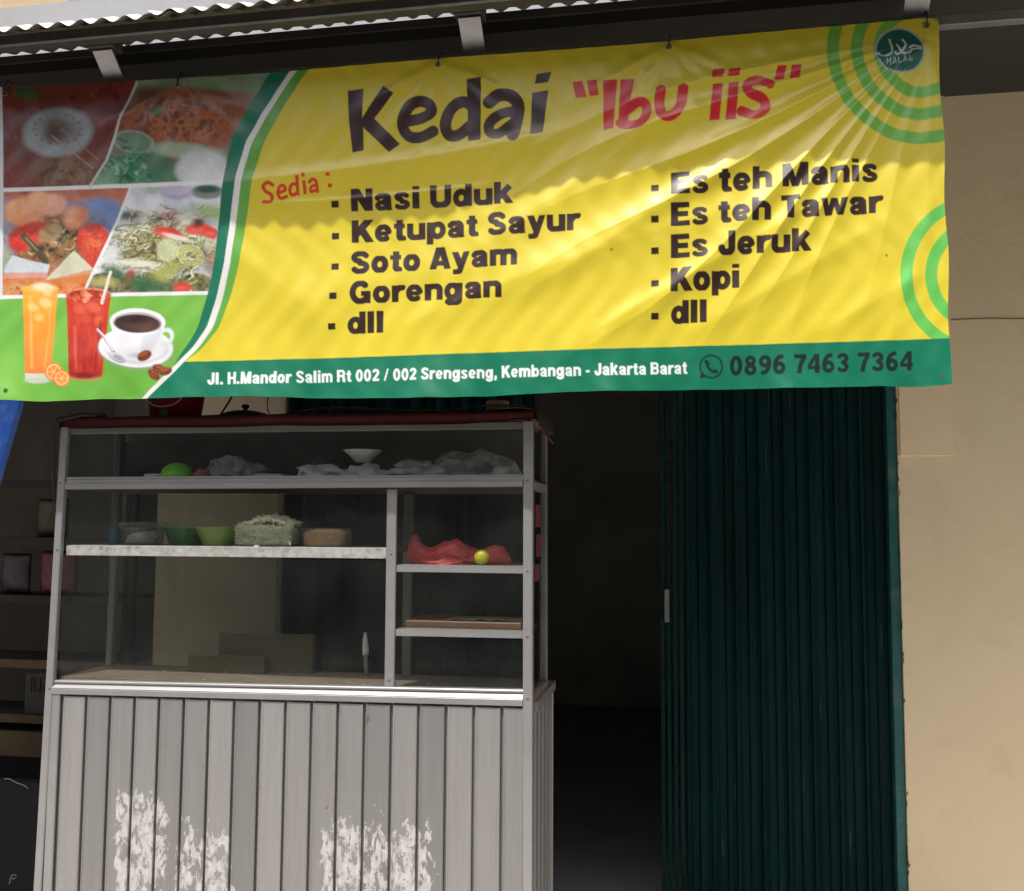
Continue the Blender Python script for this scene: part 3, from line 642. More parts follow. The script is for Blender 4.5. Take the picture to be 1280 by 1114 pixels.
# coffee cup, saucer, spoon, beans
ell(170, 437, 46, 25, (150, 158, 150), 3, 3, .6); ell(169, 434, 46, 25, (232, 234, 238), 3, .8); ell(169, 433, 41, 21.5, (206, 210, 218), 3, 1.2); ell(169, 432, 38, 19, (226, 228, 234), 3, 1.5)
ell(206, 421, 10, 12, (214, 216, 222), 15, .8, 1, None, 4.5)
poly([(136, 402)] + [(136 + 2 * k ** 1.0 * .5 + .22 * k * k, 402 + 6.2 * k * .93) for k in range(1, 7)] + [(160, 444), (190, 444)] + [(205 - 2 * k * .5 - .22 * k * k, 402 + 6.2 * k * .93) for k in range(6, 0, -1)] + [(205, 402)], (224, 226, 232))
poly([(176, 412), (204, 404), (198, 424), (186, 442), (176, 443)], (190, 194, 206), .5); ell(173, 444, 15, 3, (200, 202, 210), 0, 1)
ell(170.5, 402, 34.5, 17, (238, 240, 242), 2, .7); ell(170.5, 403, 30.5, 13.5, (180, 178, 182), 2, .8); ell(170, 404, 29, 11.5, (58, 32, 28), 2, .8); ell(176, 408, 20, 6, (92, 58, 46), 2, 3, .7); ell(162, 399, 16, 4, (30, 16, 16), 2, 2, .8)
stroke([(121, 412), (130, 422), (142, 440)], 3.4, (150, 156, 166), curve=True); stroke([(121, 411), (130, 421), (141, 438)], 1.4, (236, 238, 242), curve=True); ell(146, 447, 10, 5, (150, 156, 166), 30, .7); ell(145.5, 446, 8.5, 4, (226, 230, 236), 30, .7); ell(147, 447, 7, 3, (160, 166, 180), 30, 1)
def bean(x, y, q, r_):
    ell(x, y, q, q * .62, (122, 56, 28), r_, .7); ell(x - 1, y - 1.5, q * .7, q * .36, (168, 92, 52), r_, 2, .8)
    co, si = math.cos(rad(r_)), math.sin(rad(r_)); stroke([(x - q * co * .85, y - q * si * .85), (x + 1, y + 1), (x + q * co * .85, y + q * si * .85)], 1.2, (66, 26, 14), curve=True)
bean(179.5, 444.5, 9.5, -28); bean(191, 468, 9, 40); bean(198, 461, 9, 20); bean(206, 464, 8, -20)
ell(10, 489, 3, 3, (46, 46, 40), 0, .8)

# -------- lettering: a heavy grotesque drawn from strokes. Units: cap height 1, y up
WS, WH = .245, .19
def arc(cx, cy, rx, ry, a0, a1, n=14): return [(cx + rx * math.cos(rad(a0 + (a1 - a0) * k / n)), cy + ry * math.sin(rad(a0 + (a1 - a0) * k / n))) for k in range(n + 1)]
def L(*p): return [(p[i], p[i + 1]) for i in range(0, len(p), 2)]
XH = .745; s0 = WS / 2
def bowl(cx=.315): return (arc(cx, XH / 2, .2, XH / 2 - WH / 2, 0, 360, 28), .205)
def arch(xl, xr): return (arc((xl + xr) / 2, XH - WH / 2 - .17, (xr - xl) / 2, .17, 170, 0) + [(xr, 0)], .225)
G = {
 'N': (.80, [(L(s0, 0, s0, 1), WS), (L(.80 - s0 - .02, 0, .80 - s0 - .02, 1), WS), (L(s0 + .01, 1.02, .66, -.02), .25)], 0, 1),
 'U': (.80, [(L(s0, 1, s0, .35) + arc(.39, .33, .39 - s0, .235, 180, 360) + L(.78 - s0, .35, .78 - s0, 1), .235)], -.02, 1),
 'K': (.80, [(L(s0, 0, s0, 1), WS), (L(.14, .34, .70, 1.08), .25), (L(.34, .62, .72, -.08), .26)], 0, 1),
 'S': (.74, [(arc(.365, .735, .235, .17, 5, 265) + arc(.365, .28, .25, .19, 90, -172), .2)], -.02, 1.02),
 'E': (.70, [(L(s0, 0, s0, 1), WS), (L(.1, .9, .66, .9), .2), (L(.1, .515, .62, .515), .18), (L(.1, .1, .68, .1), .2)], 0, 1),
 'M': (.96, [(L(s0, 0, s0, 1), .23), (L(.94 - s0, 0, .94 - s0, 1), .23), (L(.15, 1.04, .47, .0), .22), (L(.79, 1.04, .47, .0), .22)], 0, 1),
 'T': (.68, [(L(.0, .9, .68, .9), .2), (L(.34, 0, .34, .9), WS)], 0, 1),
 'A': (.80, [(L(.1, -.08, .38, 1.06), .23), (L(.70, -.08, .42, 1.06), .23), (L(.2, .27, .6, .27), .17)], 0, 1),
 'G': (.84, [(arc(.41, .5, .29, .405, 38, 345, 26), .22), (L(.44, .44, .79, .44), .17), (L(.71, .5, .71, 0), .17)], -.02, 1.02),
 'J': (.64, [(L(.62 - s0, 1, .62 - s0, .3) + arc(.31, .29, .31 - s0, .195, 0, -180) + L(.12, .38), .235)], -.02, 1),
 'R': (.79, [(L(s0, 0, s0, 1), WS), (L(.1, .905, .44, .905) + arc(.45, .7, .18, .205, 90, -90) + L(.1, .495), .19), (L(.58, .5, .62, .2, .66, -.05), .24)], 0, 1),
 'B': (.78, [(L(s0, 0, s0, 1), WS), (L(.1, .905, .44, .905) + arc(.44, .715, .17, .19, 90, -90) + L(.1, .525), .185), (L(.1, .5, .46, .5) + arc(.46, .295, .19, .2, 90, -90) + L(.1, .095), .19)], 0, 1),
 'H': (.80, [(L(s0, 0, s0, 1), WS), (L(.78 - s0, 0, .78 - s0, 1), WS), (L(.1, .51, .68, .51), .2)], 0, 1),
 'L': (.64, [(L(s0, 0, s0, 1), WS), (L(.1, .1, .62, .1), .2)], 0, 1),
 'a': (.68, [(arc(.32, .50, .205, .155, 172, 0) + L(.525, .12, .56, -.02), .205), (arc(.285, .215, .165, .135, 20, 340, 22) + L(.5, .36, .5, .42, .3, .40), .17)], -.015, XH + .015),
 's': (.62, [(arc(.30, .55, .19, .115, 8, 262) + arc(.30, .21, .205, .13, 92, -172), .165)], -.015, XH + .015),
 'i': (.32, [(L(s0 + .02, 0, s0 + .02, XH), WS), (L(s0 + .02, .84, s0 + .02, 1.01), WS)], 0, 1.01),
 'l': (.32, [(L(s0 + .02, 0, s0 + .02, 1), WS)], 0, 1),
 'd': (.72, [bowl(.305), (L(.575, 0, .575, 1), .235)], -.015, 1), 'b': (.72, [bowl(.405), (L(s0, 0, s0, 1), .235)], -.015, 1),
 'p': (.72, [bowl(.405), (L(s0, -.25, s0, XH), .235)], -.25, XH + .015),
 'g': (.72, [bowl(.305), (L(.575, XH, .575, .0) + arc(.345, -.03, .23, .13, 0, -165), .215)], -.27, XH + .015),
 'u': (.71, [(L(s0, XH, s0, .27) + arc(.355, .27, .355 - s0, .18, 180, 360), .225), (L(.575, 0, .575, XH), .235)], -.015, XH),
 'n': (.71, [(L(s0, 0, s0, XH), .235), arch(s0, .575)], 0, XH + .015), 'h': (.71, [(L(s0, 0, s0, 1), .235), arch(s0, .575)], 0, 1),
 'm': (1.05, [(L(s0, 0, s0, XH), .23), arch(s0, .52), arch(.52, .92)], 0, XH + .015),
 'k': (.70, [(L(s0, 0, s0, 1), .235), (L(.14, .26, .58, .80), .22), (L(.32, .46, .62, -.06), .23)], 0, 1),
 'e': (.68, [(arc(.33, XH / 2, .215, XH / 2 - .095, 0, 318, 24), .2), (L(.14, .36, .53, .36), .15)], -.015, XH + .015),
 't': (.45, [(L(.22, .93, .22, .22) + arc(.36, .2, .14, .115, 180, 275), .225), (L(.0, .655, .42, .655), .17)], -.01, .93),
 'r': (.48, [(L(s0, 0, s0, XH), .235), (L(.13, .42) + arc(.40, .40, .25, .25, 165, 82), .22)], 0, XH + .01),
 'o': (.68, [(arc(.33, XH / 2, .21, XH / 2 - .095, 0, 360, 28), .22)], -.015, XH + .015),
 'y': (.68, [(L(.10, .80, .36, .02), .225), (L(.58, .80, .34, .0) + L(.30, -.12, .22, -.17, .04, -.17), .205)], -.27, XH),
 'w': (.98, [(L(.09, .80, .27, -.05), .2), (L(.27, -.05, .48, .80), .18), (L(.48, .80, .69, -.05), .18), (L(.69, -.05, .88, .80), .2)], 0, XH),
 '.': (.32, [(L(s0 + .02, 0, s0 + .02, .22), WS)], 0, .22), ',': (.32, [(L(s0 + .02, .22, s0 + .02, 0, s0 - .04, -.16), .2)], -.2, .22),
 '-': (.42, [(L(.04, .36, .38, .36), .18)], 0, 1), '/': (.42, [(L(.04, -.06, .36, 1.04), .12)], 0, 1),
 '0': (.70, [(arc(.34, .5, .22, .405, 0, 360, 28), .22)], -.02, 1.02),
 '2': (.70, [(arc(.34, .70, .215, .205, 165, -30) + L(.36, .36, .12, .1), .21), (L(.04, .1, .66, .1), .2)], 0, 1.02),
 '3': (.70, [(arc(.33, .725, .2, .175, 165, -85), .2), (arc(.33, .285, .215, .19, 88, -165), .2), (L(.24, .525, .36, .525), .16)], -.02, 1.02),
 '4': (.70, [(L(.50, 0, .50, 1), .22), (L(.46, .98, .06, .33), .17), (L(.02, .29, .68, .29), .17)], 0, 1),
 '6': (.70, [(arc(.345, .315, .21, .225, 0, 360, 26), .205), (arc(.44, .42, .32, .48, 78, 196), .21)], -.02, 1.02),
 '7': (.68, [(L(.02, .895, .66, .895), .21), (L(.58, .86, .38, .5, .28, -.02), .22)], 0, 1),
 '8': (.70, [(arc(.345, .735, .185, .175, 0, 360, 26), .19), (arc(.345, .285, .215, .2, 0, 360, 26), .2)], -.02, 1.02),
 '9': (.70, [(arc(.345, .685, .21, .225, 0, 360, 26), .205), (arc(.25, .58, .32, .48, -102, 16), .21)], -.02, 1.02),
}
def text(s, xl, yl, xr, yr, cap, color, track=.055, space=.34, wmul=1.0, alpha=1.0):
    x = 0.; pos = []
    for ch_ in s:
        pos.append(x); x += space if ch_ == ' ' else G[ch_][0] + track
    tot = x - track; kx = (xr - xl) / tot; sl_ = (yr - yl) / (xr - xl)
    c = C3(color)
    for ch_, x0 in zip(s, pos):
        if ch_ == ' ': continue
        adv, st, ylo, yhi = G[ch_]
        f = lambda p: (xl + (x0 + p[0]) * kx, yl + (x0 + p[0]) * kx * sl_ - p[1] * cap)
        X0, X1 = xl + (x0 - .1) * kx, xl + (x0 + adv + .1) * kx; Y = f((0, 0))[1]
        sl = sub(X0 - 2, Y - 1.15 * cap, X1 + 2, Y + .4 * cap); al = np.zeros(gx[sl].shape, np.float32)
        # work in an isotropic frame so stem weights scale with the letter
        for pts, wd in st:
            q = [f(p) for p in pts]; al = np.maximum(al, stroke_alpha(q, wd * wmul * math.sqrt(abs(kx * cap)), sl, True))
        base = yl + (gx[sl] - xl) * sl_
        al = al * np.clip(.5 + (base - ylo * cap - gy[sl]) * S, 0, 1) * np.clip(.5 + (gy[sl] - (base - yhi * cap)) * S, 0, 1)
        comp(sl, al * alpha, c)
BRN = (42, 18, 17)
for (s, a, b_, c, d, h) in (('Nasi Uduk', 437, 262.7, 641, 253.5, 28), ('Ketupat Sayur', 437.5, 302, 725, 288.5, 28.5), ('Soto Ayam', 436, 341, 647, 331.6, 28), ('Gorengan', 435, 378.7, 628, 372, 28), ('dll', 432.5, 416.5, 479, 415.2, 28),
                            ('Es teh Manis', 839, 247.5, 1097, 228.5, 29), ('Es teh Tawar', 839, 286, 1101.5, 268, 29), ('Es Jeruk', 839, 325, 1013, 315.8, 29.5), ('Kopi', 839, 367, 925, 361.5, 30), ('dll', 839, 406, 884.5, 404, 29)):
    text(s, a, b_, c, d, h, BRN, track=.045, space=.30, wmul=1.18)
for (x, y) in ((417, 253.7), (417, 293.2), (416.3, 331.6), (414.5, 368.7), (412.7, 407), (818.8, 237.5), (818.8, 277), (818.8, 315.5), (818.8, 356), (818.8, 396.7)):
    poly([(x - 4.6, y - 3.8), (x + 4.6, y - 4.3), (x + 4.6, y + 4), (x - 4.6, y + 4.4)], BRN)
text('Jl. H.Mandor Salim Rt 002 / 002 Srengseng, Kembangan - Jakarta Barat', 258, 480.5, 859, 467.5, 15.2, (232, 240, 240), wmul=.98, track=.07)
text('0896 7463 7364', 912, 469.5, 1141, 463.5, 24, (12, 34, 34), wmul=1.05)
# message icon: speech ring with handset
ell(889, 458.5, 15, 15, (14, 44, 40), 0, .6, 1, None, 2.4); poly([(876, 466), (875, 474), (884, 471)], (14, 44, 40))
stroke([(883.5, 452), (884.5, 458), (889, 463.5), (895, 465.5)], 3.2, (14, 44, 40), curve=True); stroke([(882.6, 452.5), (885, 455)], 4.6, (14, 44, 40)); stroke([(892, 464), (895.5, 464.6)], 4.6, (14, 44, 40))
# brush-style headline
z3 = lambda pts: [(320 + x / 2.909, 60 + y / 2.909) for x, y in pts]
z4 = lambda pts: [(700 + x / 2.4615, 60 + y / 2.4615) for x, y in pts]
z5 = lambda pts: [(320 + x / 2.7826, 180 + y / 2.7826) for x, y in pts]
KB = (54, 26, 26)
poly(z3([(333, 156), (390, 147), (385, 252), (462, 138), (500, 163), (428, 254), (520, 345), (480, 375), (387, 285), (388, 368), (347, 376), (336, 265)]), KB)
def br(z, pts, wd, sc_, c, butt=True): stroke(cat(z(pts), 8), wd / sc_, c, butt=butt)
br(z3, [(546, 264), (600, 252), (634, 232), (630, 205), (600, 192), (562, 204), (536, 245), (532, 285), (556, 318), (600, 320), (648, 296)], 40, 2.909, KB)
br(z3, [(785, 205), (748, 194), (706, 222), (686, 275), (700, 312), (735, 312), (785, 275)], 42, 2.909, KB); poly(z3([(765, 112), (818, 103), (814, 331), (770, 336)]), KB)
br(z3, [(842, 200), (880, 170), (925, 172), (952, 205), (946, 262), (932, 322)], 46, 2.909, KB); br(z3, [(950, 226), (895, 236), (850, 266), (848, 300), (880, 308), (940, 268)], 38, 2.909, KB)
poly(z3([(1003, 160), (1062, 150), (1043, 307), (996, 315)]), KB); poly(z3([(1020, 92), (1074, 83), (1062, 122), (1012, 127)]), KB)
RD = (206, 36, 42)
for p in ([(38, 103), (68, 100), (82, 150), (48, 153)], [(82, 98), (112, 96), (119, 145), (91, 148)], [(133, 100), (176, 97), (165, 250), (134, 257)], [(186, 98), (229, 95), (218, 165), (208, 246), (180, 240)],
          [(470, 118), (501, 115), (490, 227), (459, 229)], [(470, 72), (508, 69), (500, 97), (466, 100)], [(519, 113), (550, 110), (540, 226), (508, 228)], [(520, 70), (557, 67), (550, 92), (515, 95)],
          [(668, 62), (697, 60), (686, 105), (657, 108)], [(712, 58), (742, 56), (735, 102), (704, 104)]): poly(z4(p), RD)
br(z4, [(205, 196), (240, 170), (264, 178), (266, 208), (246, 236), (205, 242), (184, 234)], 30, 2.4615, RD)
br(z4, [(312, 128), (306, 175), (316, 214), (344, 216), (370, 186), (380, 124)], 32, 2.4615, RD)
br(z4, [(648, 122), (612, 108), (578, 118), (582, 146), (622, 164), (630, 194), (600, 214), (552, 200)], 31, 2.4615, RD)
SD = (208, 62, 24)
br(z5, [(58, 142), (38, 132), (22, 145), (30, 162), (50, 175), (46, 196), (18, 198)], 12.5, 2.7826, SD)
br(z5, [(74, 168), (98, 158), (95, 144), (81, 146), (72, 168), (82, 186), (105, 178)], 11, 2.7826, SD)
br(z5, [(140, 140), (124, 138), (114, 158), (122, 175), (141, 164)], 11, 2.7826, SD); stroke(z5([(140, 106), (142, 176)]), 12 / 2.78, SD, butt=True)
stroke(z5([(164, 124), (167, 172)]), 12 / 2.78, SD, butt=True); stroke(z5([(161, 98), (162, 112)]), 12 / 2.78, SD, butt=True)
br(z5, [(181, 132), (196, 121), (207, 130), (210, 166)], 11, 2.7826, SD); br(z5, [(206, 140), (188, 147), (188, 163), (206, 156)], 10, 2.7826, SD)
poly(z5([(241, 98), (254, 96), (254, 109), (241, 110)]), SD); poly(z5([(246, 135), (260, 133), (260, 147), (247, 149)]), SD)
# halal roundel
ell(1124, 65, 31.5, 30.5, (168, 184, 176), 0, .7); ell(1124, 65, 29, 28, (0, 92, 74), 0, .7)
zh = lambda pts: [(1020 + x / 3.7115, 20 + y / 3.7115) for x, y in pts]
LGT = (196, 210, 200)
for pts, wd in (([(340, 112), (348, 150), (346, 180), (328, 196), (302, 198), (286, 184)], 9), ([(400, 112), (412, 138), (396, 172), (372, 190), (362, 182)], 9), ([(372, 140), (392, 178), (410, 186)], 8), ([(432, 152), (456, 143), (484, 157), (440, 164), (432, 178), (404, 182)], 9)):
    stroke(cat(zh(pts)), wd / 3.7, LGT)
text('HALAL', 1106.5, 85, 1139, 79.5, 8.5, LGT, wmul=.55, track=.16)
# grime specks
for (x, y, q) in ((765, 314, 1.6), (1107, 321, 1.6), (640, 60, 1), (910, 150, 1)): ell(x, y, q, q, (90, 76, 30), 0, .8, .8)
ell(1177, 470, 3.2, 2.2, (70, 90, 84), 0, .8)
nzb = vnoise(60, 55, 5)
CV *= (1 + .06 * (nzb - .5) * 2)[..., None]

# -------- the vinyl sheet itself: outline, folds
def lerp1(pts): 
    a = np.array(pts, float); return lambda t: np.interp(t, a[:, 0], a[:, 1])
top_e = lerp1([(0, 108), (150, 101), (345, 91.5), (600, 69), (836, 52), (1060, 33), (1160, 23), (1190, 21)])
bot_e = lerp1([(0, 500), (60, 502.5), (130, 499), (215, 497), (300, 495), (420, 497.5), (560, 497), (640, 494), (720, 490), (860, 487.5), (1000, 485), (1100, 483), (1150, 484), (1187, 481)])
rgt_e = lerp1([(0, 1171), (120, 1176), (260, 1181), (400, 1185), (482, 1187.5)])
def folds(px, py):
    d = np.zeros(px.shape)
    # tension folds running from the tied top right corner
    vx, vy = 1166 - px, py - 40; r = np.hypot(vx, vy) + 1e-3; th = np.degrees(np.arctan2(vx, vy))
    for (a, wdg, amp, r0, r1) in ((3.5, 4.5, 7, 40, 260), (16, 3.6, 4, 60, 420), (26, 3.2, 6, 50, 480), (34.5, 2.2, 9, 40, 440), (40, 2.0, 9, 40, 520), (47, 3.0, 10, 60, 620), (55, 2.6, 9, 60, 640), (61.5, 2.6, 10, 50, 520), (69, 2.6, 8, 80, 620), (76, 2.0, 6, 140, 560), (-4, 4, 4, 30, 200)):
        env = np.clip((r - r0 * .3) / r0, 0, 1) * np.exp(-(np.maximum(r - r1 * .45, 0) / (r1 * .4)) ** 2)
        bend = a + 4 * np.sin(r / 170 + a) * np.clip(r / 500, 0, 1)
        wpx = 5 + .55 * wdg * np.radians(1) * r
        q_ = (th - bend) * np.radians(1) * r / wpx; d += 1.55 * amp * 1e-3 * env * (.6 * np.exp(-q_ ** 2) + .4 * np.exp(-np.abs(q_) * 1.7))
    # ties along the top: short fans
    for (cx, cy, sc_) in ((222, 100, .7), (548, 76, .9), (836, 54, .8)):
        vx, vy = px - cx, py - cy; r = np.hypot(vx, vy) + 1e-3; th = np.degrees(np.arctan2(vx, vy))
        for (a, amp) in ((-58, 5), (-34, 4), (-8, 4), (22, 4), (48, 5), (66, 4)):
            d += sc_ * amp * 1e-3 * np.exp(-((r - 70) / 70) ** 2) * np.exp(-(((th - a) * np.radians(1) * r) / (5 + .05 * r)) ** 2)
    def ridge(x0, y0, x1, y1, wpx, amp, bow=0, asym=1.0):
        nonlocal d
        t = ((px - x0) * (x1 - x0) + (py - y0) * (y1 - y0)) / ((x1 - x0) ** 2 + (y1 - y0) ** 2); Ls = math.hypot(x1 - x0, y1 - y0)
        u = ((px - x0) * (y1 - y0) - (py - y0) * (x1 - x0)) / Ls + bow * (1 - (2 * t - 1) ** 2)
        env = np.clip(t * 4, 0, 1) * np.clip((1 - t) * 4, 0, 1); env = env * env * (3 - 2 * env)
        ww = np.where(u > 0, wpx * asym, wpx)
        q_ = u / ww; d = d + .72 * amp * 1e-3 * env * (.7 * np.exp(-q_ ** 2) + .3 * np.exp(-np.sqrt(q_ ** 2 + .02) * 1.6))
    ridge(230, 232, 760, 150, 26, 13, 10, .35); ridge(560, 330, 900, 95, 24, 10, 8, .7); ridge(620, 390, 1010, 130, 16, 8, 6, .8)
    ridge(250, 300, 430, 430, 26, 8, -14); ridge(300, 400, 760, 330, 34, 9, -22); ridge(430, 440, 1010, 240, 26, 9, -16, .7); ridge(700, 440, 1080, 220, 14, 7, 0, .7)
    ridge(-20, 150, 330, 128, 22, 8, 6); ridge(60, 380, 300, 190, 26, 6, 6); ridge(20, 470, 250, 420, 18, 5, -5); ridge(840, 430, 1130, 260, 14, 6, 4)
    ridge(300, 255, 640, 225, 9, 4, 4, .4); ridge(1000, 430, 1175, 330, 15, 6, 0); ridge(1100, 450, 1170, 230, 10, 4, 3)
    # fluttering hem
    fb = np.exp(-(np.maximum(496 - py, 0) / 34) ** 1.3)
    d += fb * (.007 * np.sin(px / 37 + .6 * np.sin(px / 90)) + .005 * np.sin(px / 17.3 + 1.2) + .0035 * np.sin(px / 9.1))
    # slow billow
    d -= .018 * np.sin(px / 260 + .5) * np.sin((py - 60) / 150) + .006 * np.sin(px / 95 + py / 120)
    d += .0011 * np.sin(px / 6.3 + 2.2 * np.sin(py / 31)) * np.sin(py / 11 + px / 60)
    return d
def plane_xz(px, py):
    D = RN @ np.stack([(px - CXP) / F, -(py - CYP) / F, -np.ones_like(px)]).reshape(3, -1)
    t = -CAM[1] / D[1]; P = CAM[:, None] + t * D
    return P[0].reshape(px.shape), P[2].reshape(px.shape)
NX, NY = 1480, 540
u, v = np.meshgrid(np.linspace(0, 1, NX + 1), np.linspace(0, 1, NY + 1))
x_ = u * 1187.0; py = top_e(x_) * (1 - v) + bot_e(x_) * v
px = -4 * (1 - u) + u * rgt_e(py) + 1.0 * np.sin(py / 60) * (1 - u)
px = px + u ** 30 * 1.5 * np.sin(py / 23)
X, Z = plane_xz(px, py); Y = -folds(px, py)
ban = root('banner', (-.8, 0, 2.0), 'wide yellow and green vinyl menu banner reading Kedai Ibu iis', 'banner')
co = np.stack([X + .8, Y, Z - 2.0], -1).reshape(-1, 3).astype(np.float32)
idx = np.arange((NX + 1) * (NY + 1)).reshape(NY + 1, NX + 1)
q = np.stack([idx[:-1, :-1], idx[1:, :-1], idx[1:, 1:], idx[:-1, 1:]], -1).reshape(-1, 4)
me = bpy.data.meshes.new('vinyl_sheet'); me.vertices.add(len(co)); me.vertices.foreach_set('co', co.ravel())
me.loops.add(q.size); me.polygons.add(len(q)); me.loops.foreach_set('vertex_index', q.ravel().astype(np.int32))
me.polygons.foreach_set('loop_start', np.arange(0, q.size, 4, dtype=np.int32)); me.polygons.foreach_set('use_smooth', np.ones(len(q), bool))
me.update(calc_edges=True); me.validate()
fx = np.clip(px * S - .5, 0, W * S - 2); fy = np.clip(py * S - .5, 0, H * S - 2); i0, j0 = fx.astype(int), fy.astype(int); fx, fy = (fx - i0)[..., None], (fy - j0)[..., None]
cc = (CV[j0, i0] * (1 - fx) + CV[j0, i0 + 1] * fx) * (1 - fy) + (CV[j0 + 1, i0] * (1 - fx) + CV[j0 + 1, i0 + 1] * fx) * fy
ca = me.color_attributes.new('print', 'FLOAT_COLOR', 'POINT')
ca.data.foreach_set('color', np.concatenate([np.clip(cc, 0, 1), np.ones(cc.shape[:2] + (1,))], -1).astype(np.float32).ravel())
vm = bpy.data.materials.new('printed_vinyl'); vm.use_nodes = True
n = vm.node_tree.nodes; l = vm.node_tree.links; p = n['Principled BSDF']
at_ = n.new('ShaderNodeAttribute'); at_.attribute_name = 'print'; l.new(at_.outputs['Color'], p.inputs['Base Color'])
p.inputs['Roughness'].default_value = .42; p.inputs['Specular IOR Level'].default_value = .6; p.inputs['Coat Weight'].default_value = .5; p.inputs['Coat Roughness'].default_value = .2
tn = n.new('ShaderNodeTexNoise'); tn.inputs['Scale'].default_value = 9; tn.inputs['Detail'].default_value = 4
gg = n.new('ShaderNodeNewGeometry'); l.new(gg.outputs['Position'], tn.inputs['Vector'])
bp = n.new('ShaderNodeBump'); bp.inputs['Strength'].default_value = .12; bp.inputs['Distance'].default_value = .02; l.new(tn.outputs['Fac'], bp.inputs['Height']); l.new(bp.outputs[0], p.inputs['Normal'])
me.materials.append(vm)
vo = bpy.data.objects.new('vinyl_sheet', me); col.objects.link(vo); vo.parent = ban
# eyelets and tie wires
for (ex, ey) in ((222, 107), (548, 82), (836, 60), (1158, 32), (5, 116)):
    P = at(ex, ey, 0); Yf = float(-folds(np.array([float(ex)]), np.array([float(ey)]))[0])
    b = B(); tube(b, [(P[0] + .008 * math.cos(a), Yf - .003, P[2] + .008 * math.sin(a)) for a in np.linspace(0, 6.283, 13)], .0022, 6)
    e = obj('eyelet', b, M['steelgrey'], ban)
    b = B(); tube(b, [(P[0], Yf - .005, P[2] - .004), (P[0] + .002, -.004 + min(Yf, 0), P[2] + .02), (P[0] + .004, .012, P[2] + .05), (P[0] + .003, .045, 3.142 if P[2] + .05 < 3.15 else P[2] + .05)], .0022, 6)
    obj('tie_wire', b, M['black'], ban)

# ================================================================== THE FOOD CART
YF = .17                                                   # front plane of the cart
YR, YB = .50, .63                                          # rear of the glass case, rear of the base
XL, XR = -2.178, -.486                                     # outer sides
cart = root('food_cart', (-1.33, .4, 0), 'grey aluminium food cart with glass display case under the banner', 'food cart')
def post(name, x0t, x1t, x0b, x1b, y0, y1, z0, z1, m, bev=.003):
    b = hexa(B(), [(x0b, y0, z0), (x1b, y0, z0), (x1b, y1, z0), (x0b, y1, z0), (x0t, y0, z1), (x1t, y0, z1), (x1t, y1, z1), (x0t, y1, z1)], bev)
    return obj(name, b, m, cart)
post('corner_post', -2.188, -2.161, -2.222, -2.192, YF - .014, YF + .008, 0.0, 1.945, M['alu'])
post('corner_post', -.519, -.488, -.512, -.482, YF - .014, YF + .020, 0.0, 1.945, M['alu'])
post('corner_post', -2.172, -2.147, -2.180, -2.155, YR - .03, YR, 1.066, 1.945, M['alu_dull'])
post('corner_post', -.510, -.488, -.506, -.484, YR - .03, YR, 1.066, 1.945, M['alu_dull'])
post('divider_post', -.981, -.947, -.979, -.946, YF + .002, YF + .018, 1.068, 1.724, M['alu'])
post('divider_post', -1.005, -.972, -1.005, -.972, YR - .05, YR - .024, 1.068, 1.716, M['alu_dull'])
# rails: stepped extrusions
def rail(name, xa, xb, zal, zah, zbl, zbh, y0, m=M['alu'], steps=True):
    """stepped front profile; a = left end, b = right end"""
    b = B(); prof = [(0, 0), (-.009, .02), (-.010, .40), (-.008, .44), (-.010, .48), (.0, .70), (.001, .80), (-.003, .83), (-.003, .94), (.0, 1.0)] if steps else [(0, .04), (-.002, .08), (-.002, .92), (0, .96)]
    rear = [(.03, 1.0), (.03, 0)]
    def ring(x, lo, hi): return [b.verts.new((x, y0 + dy, lo + (hi - lo) * t)) for dy, t in prof + rear]
    A, C = ring(xa, zal, zah), ring(xb, zbl, zbh); nn = len(A)
    for k in range(nn): b.faces.new((A[k], A[(k + 1) % nn], C[(k + 1) % nn], C[k]))
    b.faces.new(A[::-1]); b.faces.new(C)
    return obj(name, b, m, cart)
rail('rail', -2.160, -.5195, 1.722, 1.766, 1.731, 1.771, YF - .006)
rail('counter_rail', -2.182, -.5165, 1.010, 1.056, 1.034, 1.084, YF - .004)
rail('top_rail', -2.160, -.5195, 1.920, 1.944, 1.920, 1.944, YF + .003, M['alu_dull'], False)
rail('shelf_edge', -2.160, -.983, 1.488, 1.526, 1.491, 1.529, YF + .012, M['alu_worn'], False)
rail('shelf_edge', -.944, -.5195, 1.449, 1.474, 1.450, 1.475, YF + .008, steps=False)
rail('shelf_edge', -.944, -.5195, 1.240, 1.264, 1.243, 1.267, YF + .008, steps=False)
box('top_rail', -2.122, -.52, YR - .026, YR - .002, 1.918, 1.942, M['alu_dull'], cart)
box('rear_rail', -2.128, -.5195, YR - .028, YR - .002, 1.716, 1.748, M['boardbrown'], cart)
# boards
box('case_floor', -2.172, -.4835, YF + .021, YR + .002, 1.040, 1.066, M['counter'], cart)
box('upper_floor', -2.158, -.5195, YF + .026, YR - .03, 1.742, 1.766, M['boardbrown'], cart)
box('shelf_board', -2.158, -.983, YF + .043, YR - .032, 1.510, 1.526, M['boardbrown'], cart)
box('shelf_board', -.944, -.5195, YF + .039, YR - .032, 1.458, 1.474, M['boardbrown'], cart)
box('shelf_board', -.944, -.5195, YF + .039, YR - .032, 1.249, 1.265, M['boardbrown'], cart)
box('back_board', -2.145, -.5195, YR - .012, YR - .006, 1.750, 1.918, M['boarddark'], cart)
box('roof_board', -2.192, -.48, YF - .004, YR + .03, 1.946, 1.964, M['boardbrown'], cart)
